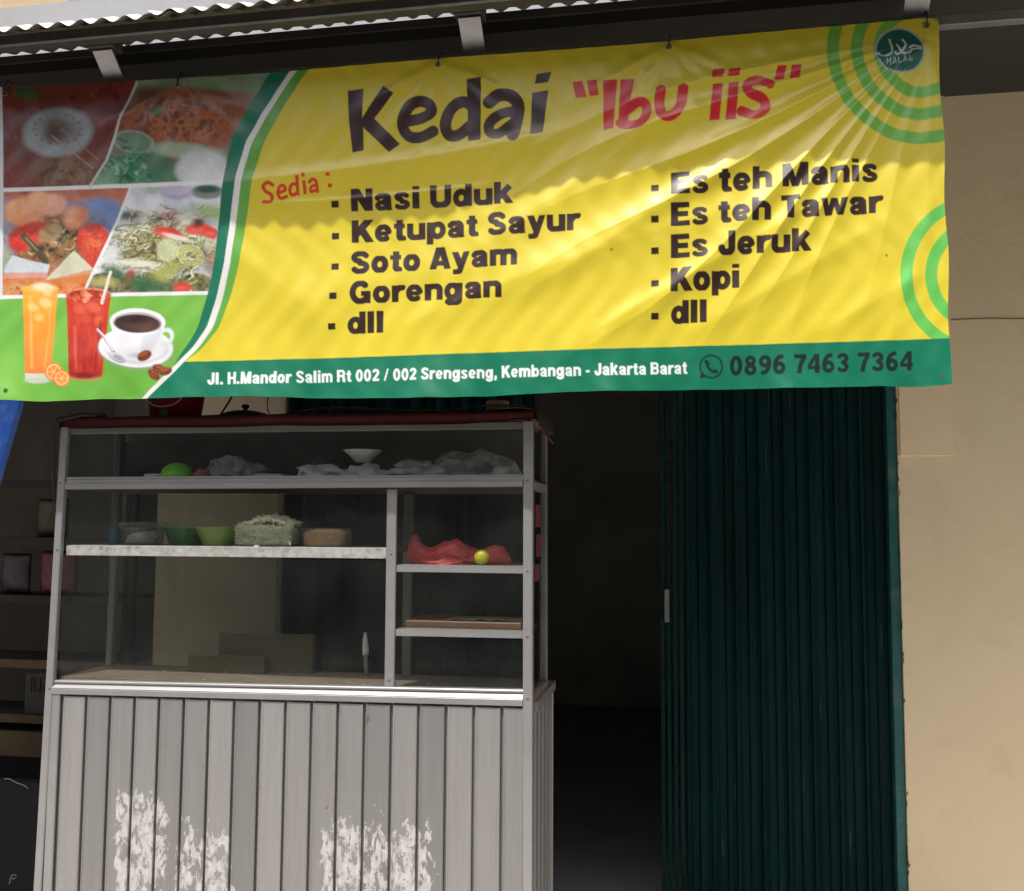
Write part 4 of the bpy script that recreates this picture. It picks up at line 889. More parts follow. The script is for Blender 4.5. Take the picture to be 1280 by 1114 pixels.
# panes of the case
def pane(x0, x1, y0, y1, z0, z1): return box('glass_pane', x0, x1, y0, y1, z0, z1, M['glass'], cart)
pane(-2.159, -.523, YF + .018, YF + .021, 1.768, 1.917)
pane(-2.163, -.983, YF + .006, YF + .009, 1.529, 1.721); pane(-2.168, -.983, YF + .006, YF + .009, 1.072, 1.487)
pane(-.944, -.521, YF + .0025, YF + .0055, 1.476, 1.728); pane(-.944, -.521, YF + .0025, YF + .0055, 1.268, 1.449); pane(-.944, -.521, YF + .0025, YF + .0055, 1.085, 1.239)
for (xa, xb) in ((-2.124, -1.32), (-1.35, -.522)):
    yo = YR - .022 + (.006 if xb > -1 else 0); box('shade_pane', xa, xb, yo, yo + .003, 1.068, 1.714, M['shade_tint'], cart)  # tinted panes added to stand in for shade on the wall behind
for xa in (-2.176, -.499):
    pane(xa, xa + .003, YF + .038, YR - .032, 1.068, 1.715); pane(xa, xa + .003, YF + .038, YR - .032, 1.77, 1.917)
box('side_rail', -.508, -.484, YF + .037, YR - .031, 1.722, 1.748, M['alu'], cart); box('side_rail', -2.16, -2.135, YF + .037, YR - .031, 1.722, 1.748, M['alu'], cart)
for (za, zb, ya) in ((1.60, 1.675, .27), (1.50, 1.575, .29), (1.42, 1.475, .26)):
    box('red_reflection', -.4955, -.4945, ya, ya + .11, za, zb, M['redcloth'], cart)  # flat red patches standing in for reflections in the side glass
# base: body, slats, side
box('base_body', -2.165, -.516, YF + .004, YB - .012, .06, 1.036, M['alu_dull'], cart)
SP = .0915; gx0 = -2.1405
def slat(wd, z0, z1):
    b = B(); h = wd / 2; t = .010
    prof = [(-h, 0), (-h, -t), (-h + .004, -t - .002), (-h + .008, -t), (h - .008, -t), (h - .004, -t - .002), (h, -t), (h, 0)]
    lo = [b.verts.new((x, y, z0)) for x, y in prof]; hi = [b.verts.new((x, y, z1)) for x, y in prof]
    for k in range(len(prof)): b.faces.new((lo[k], lo[(k + 1) % len(prof)], hi[(k + 1) % len(prof)], hi[k]))
    b.faces.new(lo[::-1]); b.faces.new(hi); bmesh.ops.recalc_face_normals(b, faces=b.faces)
    me = bpy.data.meshes.new('slat'); b.to_mesh(me); b.free(); me.materials.append(M['slat']); return me
def put(name, me, p, rz=0, parent=cart):
    o = bpy.data.objects.new(name, me); col.objects.link(o); o.parent = parent; o.location = Vector(p) - ORG[parent]; o.rotation_euler.z = rz; ORG[o] = ORG[parent]; return o
ms = slat(.0805, .05, 1.0)
for k in range(18):
    # tops follow the counter rail, which climbs a little to the right
    o = put('slat', ms, (gx0 + (k + .5) * SP + .001, YF + .003, .004 + .0013 * k)); o.scale.x = 1.0 if k < 17 else .80
    if k == 17: o.location.x -= .008
post('edge_trim', -2.182, -2.148, -2.184, -2.150, YF - .010, YF + .002, .02, 1.012, M['alu'])
box('bottom_rail', -2.146, -.52, YF - .008, YF + .003, .015, .050, M['alu'], cart)
ms2 = slat(.078, .05, 1.0)
for k in range(5): put('side_slat', ms2, (-.507, YF + .082 + k * .0865, .0), math.pi / 2)
box('side_rail', -.512, -.476, YF + .037, YB + .012, 1.008, 1.039, M['alu'], cart)
post('rear_post', -.513, -.483, -.513, -.483, YB - .01, YB + .012, 0, 1.006, M['alu']); post('rear_post', -2.18, -2.15, -2.18, -2.15, YB - .01, YB + .012, 0, 1.006, M['alu'])
# red cover on the roof, gathered at the ends
def cover():
    b = B(); nx, ny = 120, 10; rows = []
    for j in range(ny + 1):
        t = j / ny; row = []
        for i in range(nx + 1):
            x = -2.196 + 1.721 * i / nx
            wv = .0035 * mnoise.noise(Vector((x * 5, t * 3, 2))) + .002 * math.sin(x * 23)
            if t < .35: y = YF - .012 - .004 * math.sin(x * 9) + wv; z = 1.937 + .013 * max(0, (x + .72) / .24) + (t / .35) * (.045 - .013 * max(0, (x + .72) / .24)) + .004 * mnoise.noise(Vector((x * 4, 1, 5)))
            else: y = YF - .012 + (t - .35) / .65 * (YR + .035 - YF); z = 1.982 + wv
            row.append(b.verts.new((x, y, z)))
        rows.append(row)
    for j in range(ny):
        for i in range(nx): b.faces.new((rows[j][i], rows[j][i + 1], rows[j + 1][i + 1], rows[j + 1][i]))
    bmesh.ops.solidify(b, geom=b.faces, thickness=.003)
    return b
obj('roof_cover', cover(), M['redcloth'], cart, smooth=True)
# black strap hanging down the left post, dark flap with a red hem at the right end
b = B(); tube(b, [(-2.02, .17, 1.983), (-2.10, .155, 1.987), (-2.196, .150, 1.968), (-2.206, .150, 1.90), (-2.206, .152, 1.80), (-2.200, .154, 1.70), (-2.196, .156, 1.645)], [.006, .007, .009, .007, .005, .004, .002], 8)
obj('strap', b, M['blackcloth'], cart, smooth=True)
def flap(pts, m, name):
    b = B(); rows = [[b.verts.new(p) for p in r] for r in pts]
    for a, c in zip(rows, rows[1:]):
        for k in range(len(a) - 1): b.faces.new((a[k], a[k + 1], c[k + 1], c[k]))
    bmesh.ops.subdivide_edges(b, edges=b.edges, cuts=2, use_grid_fill=True, smooth=.6)
    bmesh.ops.solidify(b, geom=b.faces, thickness=.003)
    return obj(name, b, m, cart, smooth=True)
flap([[(-.60, .15, 1.986), (-.54, .15, 1.990), (-.49, .155, 1.984), (-.466, .165, 1.955), (-.462, .18, 1.90)], [(-.60, .22, 1.990), (-.54, .22, 1.993), (-.485, .22, 1.988), (-.452, .225, 1.955), (-.446, .235, 1.905)], [(-.60, .32, 1.988), (-.54, .32, 1.99), (-.48, .32, 1.985), (-.447, .32, 1.95), (-.440, .32, 1.91)]], M['blackcloth'], 'cloth_flap')
flap([[(-.468, .160, 1.935), (-.455, .166, 1.912), (-.436, .172, 1.887)], [(-.458, .19, 1.928), (-.444, .196, 1.900), (-.424, .20, 1.872)]], M['redcloth'], 'red_hem')
sm_ = B(); lathe(sm_, [(.0045, 0), (.0045, .001), (.003, .0022), (0, .0025)], (0, 0, 0), 10); bmesh.ops.rotate(sm_, verts=sm_.verts, matrix=Matrix.Rotation(rad(90), 3, 'X')); me_s = bpy.data.meshes.new('screw'); sm_.to_mesh(me_s); sm_.free(); me_s.materials.append(M['alu_dull'])
for (x, y, z) in ((-2.178, YF - .0142, 1.745), (-.505, YF - .0142, 1.75), (-.500, YF - .0142, 1.06), (-.503, YF - .0142, 1.462), (-.502, YF - .0142, 1.255), (-.963, YF + .0018, 1.51), (-.963, YF + .0018, 1.10), (-2.187, YF - .0142, 1.03), (-2.180, YF - .0142, 1.51)):
    put('screw', me_s, (x, y, z))
# crumbs and old drips on the case floor
b = B(); random.seed(3)
for k in range(26):
    x, y = random.uniform(-2.1, -.56), random.uniform(YF + .03, YR - .05); r = random.uniform(.002, .007)
    bmesh.ops.create_icosphere(b, subdivisions=1, radius=r, matrix=Matrix.Translation((x, y, 1.0665 + r * .3)) @ Matrix.Diagonal((1, 1, .6, 1)))
o = obj('crumbs', b, M['tan'], cart); o['kind'] = 'stuff'

# ================================================================== THINGS IN THE CART
def crumpled(c, sx, sy, sz, seed, shape=None): return lump(c, sx, sy, sz, seed, .42, 1.5, 1.1, 3, shape)
def solid(name, bm, m, loc, label, cat, group=None, smooth=True):
    return tag(obj(name, bm, m, loc=loc, smooth=smooth), label, cat, group)
green = mat('lime_green_plastic', (0.26, 0.68, 0.05), 0.4); dgreen = mat('dark_green_plastic', (0.02, 0.12, 0.025), 0.4); olive = mat('olive_green_plastic', (0.13, 0.20, 0.015), 0.4)
bagm = clearmat('thin_white_plastic_bag', (.95, .95, .95), 1.35, .25, body=(.88, .88, .88), bodyfac=.55, noise=.25, nscale=22)
bagw = clearmat('milky_plastic_bag', (.9, .9, .9), 1.3, .3, body=(.95, .95, .94), bodyfac=.93, noise=.06, nscale=18)
tubm = clearmat('clear_tub_plastic', (.92, .93, .92), 1.4, .08, body=(.6, .6, .58), bodyfac=.08)
pap = mat('grey_white_paper', (.55, .55, .54), .8, var=.1, vscale=14)
ZU = 1.766
bb = B(); lathe(bb, [(.060, 0), (.062, .004), (.058, .018), (.050, .036), (.034, .050), (.016, .056), (.0, .057)], (-1.812, .30, ZU), 32)
solid('bowl', bb, green, (-1.812, .30, ZU), 'lime green bowl turned upside down on the top shelf', 'bowl')
bb = B(); lathe(bb, [(.020, 0), (.026, .003), (.026, .012), (.022, .016), (.0, .017)], (-1.895, .275, ZU), 20, 1.2, .8)
solid('jar_lid', bb, M['white'], (-1.895, .275, ZU), 'small white lid left of the upturned lime green bowl', 'lid')
bb = crumpled((-1.60, .33, ZU), .10, .06, .072, 3)
pk = clearmat('bag_with_pink_print', (.95, .95, .95), 1.35, .25, body=(.85, .80, .80), bodyfac=.65, noise=.3, nscale=26)
solid('plastic_bag', bb, pk, (-1.60, .33, ZU), 'crumpled clear plastic bag right of the lime green bowl', 'plastic bag', 'plastic bags on the top shelf', False)
bb = lump((-1.705, .28, ZU), .032, .025, .034, 8, .3, 1.6, .7, 3)
solid('snack_packet', bb, mat('pink_packet', (.45, .10, .12), .4, var=.5, vscale=40), (-1.705, .28, ZU), 'tiny pink packet between the lime bowl and a plastic bag', 'packet')
bb = B(); bx(bb, -1.50, -1.385, .24, .33, ZU, ZU + .008); bx(bb, -1.49, -1.39, .25, .335, ZU + .0085, ZU + .014, .001)
solid('paper_stack', bb, pap, (-1.44, .28, ZU), 'flat white paper wrappers on the top shelf', 'paper', smooth=False)
def tilted_box(c, sx, sy, sz, ang, m_, name, label, cat):
    b = B(); bx(b, -sx, sx, -sy, sy, 0, sz, .002)
    bmesh.ops.rotate(b, verts=b.verts, matrix=Matrix.Rotation(rad(ang), 3, 'Y')); zm = min(v.co.z for v in b.verts)
    bmesh.ops.translate(b, verts=b.verts, vec=(c[0], c[1], c[2] - zm)); return solid(name, b, m_, c, label, cat, smooth=False)
tilted_box((-1.305, .30, ZU), .011, .05, .10, 42, tubm, 'plastic_box', 'clear flat plastic box leaning on the top shelf', 'plastic box')
bb = crumpled((-1.255, .27, ZU), .078, .05, .046, 12)
solid('plastic_bag', bb, bagw, (-1.255, .27, ZU), 'low crumpled white bag beside the leaning clear box', 'plastic bag', 'plastic bags on the top shelf', False)
bb = crumpled((-1.10, .30, ZU), .090, .06, .046, 21)
zt_ = max(v.co.z for v in bb.verts if abs(v.co.x + 1.11) < .03 and abs(v.co.y - .30) < .03)
solid('plastic_bag', bb, bagw, (-1.10, .30, ZU), 'crumpled white bag under the small white bowl', 'plastic bag', 'plastic bags on the top shelf', False)
bb = B(); lathe(bb, [(.022, 0), (.026, .002), (.040, .018), (.066, .040), (.068, .043), (.064, .042), (.038, .020), (.022, .006), (0, .005)], (-1.112, .30, zt_ - .004), 32)
solid('bowl', bb, M['white'], (-1.112, .30, zt_ - .004), 'small flared white bowl resting on a crumpled white bag', 'bowl')
bb = crumpled((-.905, .30, ZU), .130, .07, .056, 33)
solid('plastic_bag', bb, bagm, (-.905, .30, ZU), 'long folded clear bag, left of the two at the right end', 'plastic bag', 'plastic bags on the top shelf', False)
bb = crumpled((-.705, .33, ZU), .150, .075, .090, 35)
solid('plastic_bag', bb, bagm, (-.705, .33, ZU), 'large puffed clear bag at the right end of the top shelf', 'plastic bag', 'plastic bags on the top shelf', False)
bb = lump((-.600, .235, ZU), .042, .025, .036, 41, .4, 2.2, .8, 3)
solid('plastic_bag', bb, mat('yellowish_tissue', (.50, .46, .34), .8, var=.2, vscale=30), (-.600, .235, ZU), 'small yellowish crumpled wrap in the right corner of the top shelf', 'plastic bag', 'plastic bags on the top shelf')

ZM = 1.526
def tub(c, rx, ry, h, m_, seg=32, sq=.0, wall=.002, flare=1.12):
    b = B(); r0 = 1 / flare
    lathe(b, [(r0 * .94, 0), (r0, .004), (1 - .01, h - .006), (1.03, h - .005), (1.035, h), (1 - wall / rx, h), (r0 - wall / rx, .004), (0.0, .004)], c, seg, rx, ry, sq); return b
r = root('container', (-1.935, .29, ZM), 'round clear plastic container with a lid at the left end of the shelf', 'container')
obj('body', tub((-1.935, .29, ZM), .082, .07, .066, tubm), tubm, r, smooth=True)
b = B(); lathe(b, [(.0, .068), (.080, .068), (.088, .070), (.088, .080), (.080, .082), (0, .083)], (-1.935, .29, ZM), 32, 1, .86); obj('lid', b, tubm, r, smooth=True)
obj('rice_bundle', lump((-1.935, .29, ZM + .006), .055, .045, .045, 51, .3, 2, .8, 3), pap, r, smooth=True)
bb = B(); bx(bb, -2.045, -2.018, .25, .32, ZM, ZM + .058, .004); solid('container', bb, clearmat('bluish_clear_plastic', (.6, .75, .85), 1.4, .1, body=(.2, .35, .45), bodyfac=.3), (-2.03, .28, ZM), 'small bluish clear box beside the round clear container', 'container', smooth=False)
solid('bowl', tub((-1.765, .30, ZM), .085, .07, .066, dgreen, flare=1.35, wall=.003), dgreen, (-1.765, .30, ZM), 'dark green plastic bowl on the long shelf', 'bowl')
solid('bowl', tub((-1.625, .265, ZM), .083, .065, .068, olive, flare=1.45, wall=.003), olive, (-1.625, .265, ZM), 'olive green plastic bowl beside the tub of shredded food', 'bowl')
# rectangular tub heaped with pale shreds
tc = (-1.435, .265, ZM)
r = root('food_tub', tc, 'clear rectangular tub heaped with pale shredded cabbage', 'tub')
b = B(); lathe(b, [(.90, 0), (.93, .005), (.995, .070), (1.05, .071), (1.055, .078), (.99, .078), (.915, .006), (0, .006)], tc, 40, .120, .072, .62); obj('body', b, tubm, r, smooth=True)
b = B(); random.seed(9)
for k in range(900):
    a = random.uniform(0, 6.283); q = math.sqrt(random.random()); x = q * math.cos(a); y = q * math.sin(a)
    x = max(-.93, min(.93, x * 1.25)); y = max(-.9, min(.9, y * 1.25))
    hz = .074 + .030 * max(0, 1 - (abs(x - .1) ** 1.8) - .4 * y * y) if random.random() < .45 else random.uniform(.010, .070)
    if hz < .07: (x, y) = (x, -.9 + .12 * random.random() if random.random() < .8 else y)
    p0 = Vector((tc[0] + x * .100, tc[1] + y * .060, tc[2] + hz)); d = Vector((random.uniform(-1, 1), random.uniform(-.5, .5), random.uniform(-.5, .55))).normalized() * random.uniform(.008, .017)
    pts = [p0 - d, p0 + Vector((0, 0, random.uniform(-.002, .005))), p0 + d]
    for p_ in pts:
        p_.x = max(tc[0] - .108, min(tc[0] + .108, p_.x)); p_.y = max(tc[1] - .063, min(tc[1] + .063, p_.y)); p_.z = max(tc[2] + .008, p_.z)
    tube(b, pts, random.uniform(.0011, .0019), 4)
o = obj('cabbage_shreds', b, mat('pale_shredded_cabbage', (.80, .76, .56), .6, var=.2, vscale=60), r); o['kind'] = 'stuff'
b = B(); bx(b, tc[0] - .094, tc[0] + .094, tc[1] - .040, tc[1] + .050, ZM + .007, ZM + .066, .012); obj('cabbage_core', b, mat('packed_cabbage', (.62, .58, .40), .7, var=.3, vscale=70), r)
tc = (-1.225, .275, ZM)
r = root('food_tub', tc, 'clear tub of orange crumbs at the right end of the long shelf', 'tub')
b = B(); lathe(b, [(.90, 0), (.93, .005), (.995, .060), (1.05, .061), (1.05, .066), (.99, .066), (.915, .006), (0, .006)], tc, 36, .085, .065, .45); obj('body', b, tubm, r, smooth=True)
b = B(); lathe(b, [(.90, .0065), (.965, .045), (.85, .053), (.5, .060), (.0, .063)], tc, 36, .083, .063, .45)
for v_ in b.verts: v_.co.z += .003 * mnoise.noise(v_.co * 60) if v_.co.z > tc[2] + .04 else 0
obj('orange_crumbs', b, mat('orange_fried_crumbs', (.66, .30, .10), .75, var=.35, vscale=90, bump=.6, bscale=160), r, smooth=True)
bb = lump((-1.452, .205, ZM + .0), .012, .008, .009, 77, .3, 2, .5, 2); solid('garlic_clove', bb, M['white'], (-1.452, .205, ZM), 'white crumb on the shelf edge before the shredded cabbage tub', 'crumb')

# red net bag and lime on the right shelf
netm = mat('red_mesh_bag', (.40, .022, .028), .6, var=.35, vscale=14)
n = netm.node_tree.nodes; l = netm.node_tree.links; p = n['Principled BSDF']; base = p.inputs['Base Color'].links[0].from_socket
gg = n.new('ShaderNodeNewGeometry'); mp = n.new('ShaderNodeMapping'); mp.inputs['Rotation'].default_value = (.5, .35, .3); l.new(gg.outputs['Position'], mp.inputs[0])
fac = None
for ax in ('X', 'Z'):
    wv = n.new('ShaderNodeTexWave'); wv.bands_direction = ax; wv.inputs['Scale'].default_value = 34; wv.inputs['Distortion'].default_value = 2.5; wv.inputs['Detail Scale'].default_value = .6; l.new(mp.outputs[0], wv.inputs[0])
    rr = n.new('ShaderNodeMapRange'); rr.inputs[1].default_value = .78; rr.inputs[2].default_value = .95; l.new(wv.outputs['Fac'], rr.inputs[0])
    if fac is None: fac = rr.outputs[0]
    else:
        mm = n.new('ShaderNodeMath'); mm.operation = 'MAXIMUM'; l.new(fac, mm.inputs[0]); l.new(rr.outputs[0], mm.inputs[1]); fac = mm.outputs[0]
tz = n.new('ShaderNodeTexNoise'); tz.inputs['Scale'].default_value = 12; l.new(gg.outputs['Position'], tz.inputs['Vector'])
m1 = n.new('ShaderNodeMath'); m1.operation = 'MULTIPLY'; l.new(fac, m1.inputs[0]); l.new(tz.outputs['Fac'], m1.inputs[1])
mx = n.new('ShaderNodeMix'); mx.data_type = 'RGBA'; l.new(m1.outputs[0], mx.inputs[0]); l.new(base, mx.inputs[6]); mx.inputs[7].default_value = (.62, .17, .16, 1); l.new(mx.outputs[2], p.inputs['Base Color'])
ZR = 1.474
def netbag():
    bm = B(); bmesh.ops.create_icosphere(bm, subdivisions=5, radius=1.0); so = Vector((4.1, 2.2, 9.3))
    for v in bm.verts:
        d = v.co.normalized(); t = d.x
        h = .046 + .010 * math.sin(t * 7 + 2.2) + (.026 * math.exp(-((t + .86) / .16) ** 2)) - .012 * max(0, t)
        wob = 1 + .16 * mnoise.fractal(d * 2.2 + so, .9, 2.0, 4) + .14 * (1 - abs(mnoise.noise(d * 4.5 + so)) * 2)
        w_ = (1 - abs(t) ** 5.0) ** .5 * .055 + .008
        x = -.765 + t * .185; y = .30 + d.y * w_ * wob; z = ZR + max(0, (d.z / max(.12, math.sqrt(1 - t * t)) * (1 - abs(t) ** 9) + .30)) / 1.3 * h * 1.35 * wob
        v.co = (x, y, z)
    zm = min(v.co.z for v in bm.verts)
    for v in bm.verts: v.co.z += ZR - zm
    return bm
solid('net_bag', netbag(), netm, (-.78, .30, ZR), 'red mesh bag slumped on the right-hand shelf', 'net bag')
bb = B(); bmesh.ops.create_uvsphere(bb, u_segments=28, v_segments=18, radius=.0255)
for v in bb.verts: v.co *= 1 + .012 * mnoise.noise(v.co * 90); 
for v in bb.verts: v.co = Vector((-.667, .222, ZR + .0253)) + v.co
solid('lime_fruit', bb, mat('yellow_green_peel', (.50, .44, .015), .45, var=.25, vscale=40, dirt=(.12, .25, .02), dscale=30, damt=.5, bump=.2, bscale=300), (-.667, .222, ZR), 'small yellow green lime in front of the red mesh bag', 'lime')
# wooden board and pale paper on the lower right shelf
ZL = 1.265
bb = B(); bx(bb, -.93, -.535, .235, .44, ZL, ZL + .022, .003); solid('chopping_board', bb, mat('dark_wet_wood', (.17, .085, .05), .5, var=.35, vscale=9, stretch=(.4, 3, 1)), (-.73, .34, ZL), 'brown wooden board on the lower right shelf', 'board', smooth=False)
def crumple_sheet(x0, x1, y0, y1, z, amp, seed, nx=26, ny=14):
    b = B(); rows = []
    for j in range(ny + 1):
        rows.append([b.verts.new((x0 + (x1 - x0) * i / nx, y0 + (y1 - y0) * j / ny + .006 * mnoise.noise(Vector((i * .4, seed, 0))), z + amp * (.5 + .5 * mnoise.noise(Vector((i * .35, j * .35, seed)))) * max(0., math.sin(math.pi * i / nx)) ** .5)) for i in range(nx + 1)])
    for a, c in zip(rows, rows[1:]):
        for k in range(nx): b.faces.new((a[k], a[k + 1], c[k + 1], c[k]))
    bmesh.ops.solidify(b, geom=b.faces, thickness=.001)
    zm = min(v.co.z for v in b.verts)
    for v in b.verts: v.co.z += z - zm
    return b
solid('wrapping_paper', crumple_sheet(-.80, -.54, .245, .36, ZL + .0225, .012, 4), mat('brownish_paper', (.42, .32, .24), .8, var=.2, vscale=18), (-.67, .30, ZL + .0225), 'pale crumpled paper lying on the brown wooden board', 'paper')
# things standing on the case floor
ZF = 1.066
tanp = clearmat('thin_tan_card', (.8, .78, .7), 1.2, .5, body=(.20, .17, .10), bodyfac=.72)
def tray(x0, x1, y0, y1, h, label):
    b = B(); t = .004; rr = .012
    pts = [(x0, 0), (x0, h - rr)] + [(x0 + rr - rr * math.cos(a), h - rr + rr * math.sin(a)) for a in (.5, 1.0, 1.57)] + [(x1 - rr + rr * math.sin(a), h - rr + rr * math.cos(a)) for a in (0, .6, 1.2)] + [(x1, h - rr), (x1, 0)]
    f0 = [b.verts.new((x, y0, ZF + z)) for x, z in pts]; f1 = [b.verts.new((x, y1, ZF + z)) for x, z in pts]
    b.faces.new(f0); b.faces.new(f1[::-1])
    for k in range(len(pts)): b.faces.new((f0[k], f1[k], f1[(k + 1) % len(pts)], f0[(k + 1) % len(pts)]))
    return solid('card_box', b, tanp, ((x0 + x1) / 2, (y0 + y1) / 2, ZF), label, 'box', 'tan boxes in the glass case', False)
tray(-1.800, -1.50, .395, .425, .058, 'lower tan card box at the back of the glass case')
tray(-1.700, -1.335, .435, .463, .136, 'taller tan card box at the back of the glass case')
r = root('brush', (-1.13, .44, ZF), 'white handled brush leaning upright in the glass case', 'brush')
b = B(); tube(b, [(-1.128, .43, ZF), (-1.137, .445, ZF + .07)], [.008, .009], 10); obj('bristles', b, mat('grey_bristle', (.20, .20, .19), .8), r, smooth=True)
b = B(); tube(b, [(-1.1375, .446, ZF + .071), (-1.140, .452, ZF + .09), (-1.144, .458, ZF + .125), (-1.146, .4615, ZF + .150)], [.011, .012, .0095, .004], 12); obj('handle', b, M['white'], r, smooth=True)

# ================================================================== THINGS ON TOP OF THE CART
ZT = 1.9865
r = root('bucket', (-1.86, .36, ZT), 'red plastic bucket with a pale handle on top of the cart', 'bucket')
redp = mat('red_plastic', (.5, .03, .03), .35)
b = tub((-1.86, .36, ZT), .115, .10, .17, redp, 36, 0, .004, 1.25); obj('body', b, redp, r, smooth=True)
b = B(); tube(b, [(-1.86 + .075 * math.cos(a), .263 + .010 * abs(math.cos(a)), ZT + .088 - .05 * math.sin(a)) for a in np.linspace(.15, 2.99, 16)], .0032, 7); obj('handle', b, M['white'], r, smooth=True)
b = B(); lathe(b, [(.0, 0), (.018, 0), (.018, .003), (0, .003)], (0, 0, 0), 18); bmesh.ops.rotate(b, verts=b.verts, matrix=Matrix.Rotation(rad(84), 3, 'X')); bmesh.ops.translate(b, verts=b.verts, vec=(-1.86, .2775, ZT + .018)); obj('emblem', b, mat('faded_sticker', (.30, .22, .2), .6), r)
r = root('pan_lid', (-1.57, .33, ZT), 'dark domed pan lid with a knob on top of the cart', 'pan lid')
darkp = mat('dark_brown_metal', (.035, .03, .026), .5)
b = B(); lathe(b, [(.090, 0), (.092, .004), (.075, .016), (.045, .024), (.016, .027), (.0, .028)], (-1.57, .33, ZT), 36); obj('dome', b, darkp, r, smooth=True)
b = B(); lathe(b, [(.008, .0275), (.008, .034), (.014, .038), (.014, .046), (.006, .050), (0, .051)], (-1.57, .33, ZT), 18); obj('knob', b, darkp, r, smooth=True)
bb = B(); tube(bb, [(-1.655, .30, ZT + .002), (-1.62, .305, ZT + .06), (-1.585, .31, ZT + .13)], .0035, 7); solid('stick', bb, darkp, (-1.655, .30, ZT), 'thin dark stick standing left of the pan lid', 'stick')
bb = B(); tube(bb, [(-1.47, .33, ZT + .0025), (-1.485, .33, ZT + .03), (-1.487, .332, ZT + .06), (-1.478, .335, ZT + .10), (-1.47, .34, ZT + .15)], .002, 6); solid('wire', bb, M['black'], (-1.47, .33, ZT), 'thin black wire curling up right of the pan lid', 'wire')
bb = B(); tube(bb, [(-1.36, .28, ZT + .004), (-1.33, .28, ZT + .016), (-1.26, .28, ZT + .025), (-1.15, .275, ZT + .023), (-1.0, .27, ZT + .014), (-.86, .26, ZT + .008), (-.80, .258, ZT + .004)], .004, 7)
solid('cane_rod', bb, mat('pale_cane', (.25, .17, .09), .6), (-1.1, .27, ZT), 'thin bent cane rod lying along the cart top', 'rod')
bb = B(); lathe(bb, [(.024, 0), (.038, 0), (.040, .004), (.040, .030), (.038, .034), (.024, .034), (.024, 0)], (-.627, .27, ZT + .004), 28); solid('tape_roll', bb, mat('beige_tape', (.40, .30, .20), .6), (-.627, .27, ZT + .004), 'beige roll of tape on the right end of the cart top', 'tape roll')
bb = B(); tube(bb, [(-.83, .24, ZT + .003), (-.76, .235, ZT + .010), (-.69, .235, ZT + .016), (-.64, .232, ZT + .020), (-.58, .225, ZT + .017), (-.52, .215, ZT + .013)], .003, 6); solid('cord', bb, mat('grey_cord', (.2, .17, .14), .7), (-.68, .23, ZT), 'thin grey cord passing the beige tape roll on the cart top', 'cord')

# ================================================================== NEIGHBOUR'S STALL AT THE LEFT
def tarp():
    b = B(); nx, nz = 40, 50; rows = []
    for j in range(nz + 1):
        z = 3.10 - (3.10 - 1.30) * j / nz; xr = -2.279 - (2.034 - z) * .272 ; row = []
        for i in range(nx + 1):
            x = xr - (1 - i / nx) * 1.1
            row.append(b.verts.new((x, .085 + (.020 * math.sin(x * 13 + z * 2.5) + .012 * mnoise.noise(Vector((x * 6, z * 5, 1)))) * min(1, (xr - x) * 5), z)))
        rows.append(row)
    for a, c in zip(rows, rows[1:]):
        for k in range(nx): b.faces.new((a[k], a[k + 1], c[k + 1], c[k]))
    bmesh.ops.solidify(b, geom=b.faces, thickness=.001)
    return b
blue = mat('blue_tarpaulin', (.03, .12, .48), .45, var=.18, vscale=25, dirt=(.12, .22, .5), dscale=16, damt=.5, bump=.25, bscale=55)
solid('tarpaulin', tarp(), blue, (-2.8, .085, 1.30), 'blue tarpaulin hanging behind the left end of the banner', 'tarpaulin')

YK = 1.32
rk = root('display_rack', (-3.2, YK + .15, 0), 'dark wooden rack with tan shelf edges left of the cart', 'rack')
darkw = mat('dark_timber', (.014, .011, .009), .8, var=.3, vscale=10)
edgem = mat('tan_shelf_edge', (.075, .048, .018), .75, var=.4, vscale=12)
for x in (-3.78, -2.62):
    for y in (YK + .005, YK + .30): box('upright', x - .02, x + .02, y, y + .03, .0, 1.95, darkw, rk)
SH = (.20, .456, .672, .932, 1.24, 1.52, 1.80)
for z in SH:
    s_ = box('shelf', -3.755, -2.645, YK + .012, YK + .325, z - .012, z, darkw, rk)
    box('shelf_edge', -3.80, -2.60, YK - .012, YK - .001, z - .034, z + .006, edgem if .6 < z < 1 else darkw, s_)
def packet(x, y, z, wx, wz, m_, seed, name, label, cat, group):
    b = B(); nx, nz = 12, 12; f = []; k_ = []
    for j in range(nz + 1):
        rf, rb = [], []
        for i in range(nx + 1):
            u_, v_ = i / nx, j / nz; bul = .022 * max(0., math.sin(math.pi * u_) * math.sin(math.pi * v_)) ** .6 + .004 * mnoise.noise(Vector((u_ * 6, v_ * 6, seed)))
            if i in (0, nx) or j in (0, nz): bul = .0006
            X_, Z_ = x + (u_ - .5) * wx, z + v_ * wz
            rf.append(b.verts.new((X_, y - bul, Z_))); rb.append(b.verts.new((X_, y + bul, Z_)))
        f.append(rf); k_.append(rb)
    for j in range(nz):
        for i in range(nx):
            b.faces.new((f[j][i], f[j][i + 1], f[j + 1][i + 1], f[j + 1][i])); b.faces.new((k_[j][i + 1], k_[j][i], k_[j + 1][i], k_[j + 1][i + 1]))
    bmesh.ops.remove_doubles(b, verts=b.verts, dist=.0013)
    return tag(obj(name, b, m_, loc=(x, y, z), smooth=True), label, cat, group)
GP = 'packets on the dark rack'
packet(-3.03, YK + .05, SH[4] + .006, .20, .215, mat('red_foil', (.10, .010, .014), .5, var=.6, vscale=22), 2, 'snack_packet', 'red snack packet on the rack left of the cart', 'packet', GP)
packet(-3.08, YK + .06, SH[5] + .006, .17, .19, mat('mustard_foil', (.045, .035, .008), .5, var=.4, vscale=18), 5, 'snack_packet', 'mustard yellow snack packet above the red one on the rack', 'packet', GP)
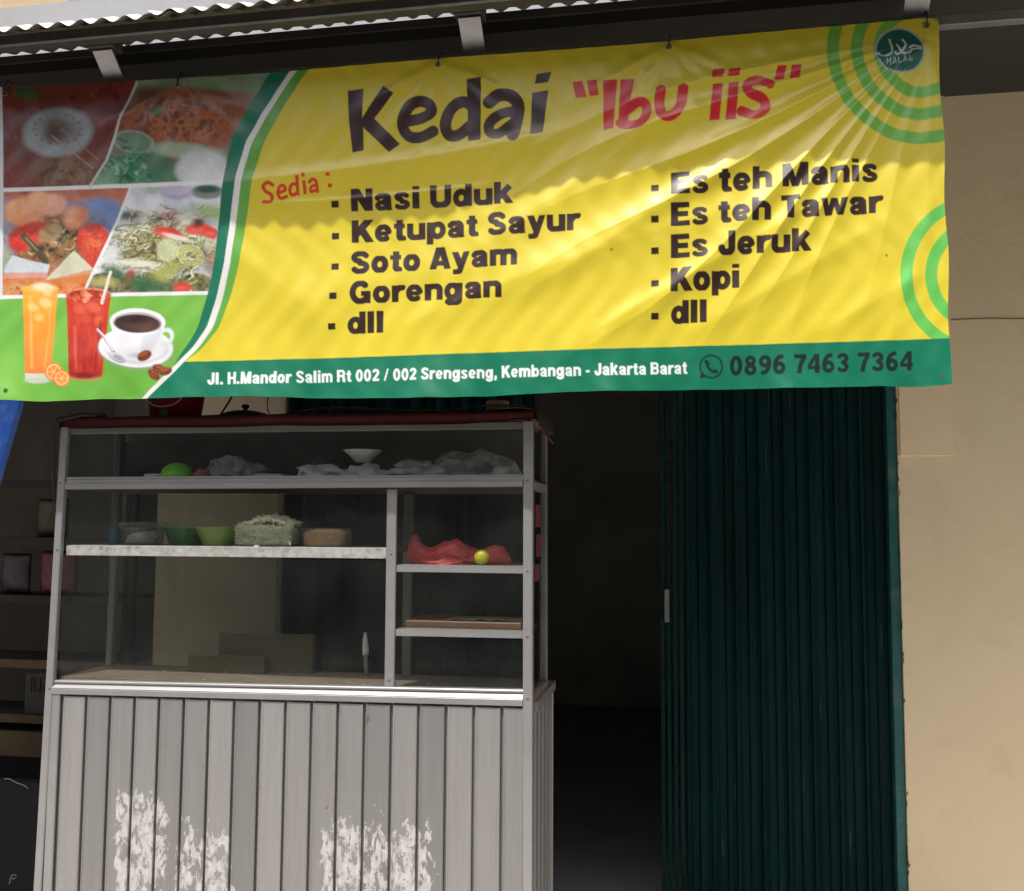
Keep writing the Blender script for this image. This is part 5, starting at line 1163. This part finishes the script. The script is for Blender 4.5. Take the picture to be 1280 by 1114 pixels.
packet(-3.27, YK + .06, SH[4] + .006, .16, .20, mat('grey_foil', (.03, .025, .025), .5, var=.6, vscale=20), 9, 'snack_packet', 'grey snack packet left of the red one on the rack', 'packet', GP)
r = root('price_card', (-3.09, YK + .02, SH[2] + .006), 'pale card with dark upright strokes on the rack', 'card')
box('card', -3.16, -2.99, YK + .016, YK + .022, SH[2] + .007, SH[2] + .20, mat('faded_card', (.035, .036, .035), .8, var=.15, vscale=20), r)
for (pts) in ([(-3.128, .785), (-3.128, .850)], [(-3.112, .785), (-3.112, .850)], [(-3.094, .800), (-3.090, .786), (-3.078, .786), (-3.078, .850)], [(-3.066, .850), (-3.044, .850), (-3.064, .786), (-3.042, .786)], [(-3.026, .850), (-3.026, .786), (-3.008, .786)]):
    b = B(); tube(b, [(x, YK + .0150, z) for x, z in pts], .0035, 5); obj('stroke', b, M['black'], r)
# black case with chalk-like marks, tan carton on it
YC = .75
r = root('equipment_case', (-3.0, YC + .15, 0), 'black box with white scribbled marks left of the cart base', 'box')
box('body', -3.45, -2.60, YC, YC + .35, 0, .540, mat('black_plastic_case', (.004, .0045, .007), .6, var=.3, vscale=6, spec=.2), r, bev=.01)
b = B(); tube(b, [(-2.80 + .016 * k, YC - .002, .538 + .003 * math.sin(k * 1.3) - .0007 * k * k) for k in range(8)], .0022, 6); obj('torn_edge', b, mat('scuffed_edge', (.25, .25, .25), .7), r)
mk = mat('white_marker', (.18, .18, .2), .7)
for pts in ([(-2.867, .344), (-2.850, .338), (-2.822, .336), (-2.826, .330)], [(-2.850, .360), (-2.843, .352)], [(-2.755, .118), (-2.748, .150), (-2.734, .158), (-2.724, .150), (-2.732, .141), (-2.744, .140)]):
    b = B(); tube(b, [(x, YC - .001, z) for x, z in pts], .0028, 5); obj('scribble', b, mk, r)
bb = B(); bx(bb, -3.50, -2.95, YK + .02, YK + .25, SH[1] + .0, SH[1] + .135, .003); solid('carton', bb, mat('carton_board', (.10, .065, .03), .8, var=.2, vscale=8), (-3.2, YK + .13, SH[1]), 'tan carton on the low rack shelf above the black box', 'carton', smooth=False)
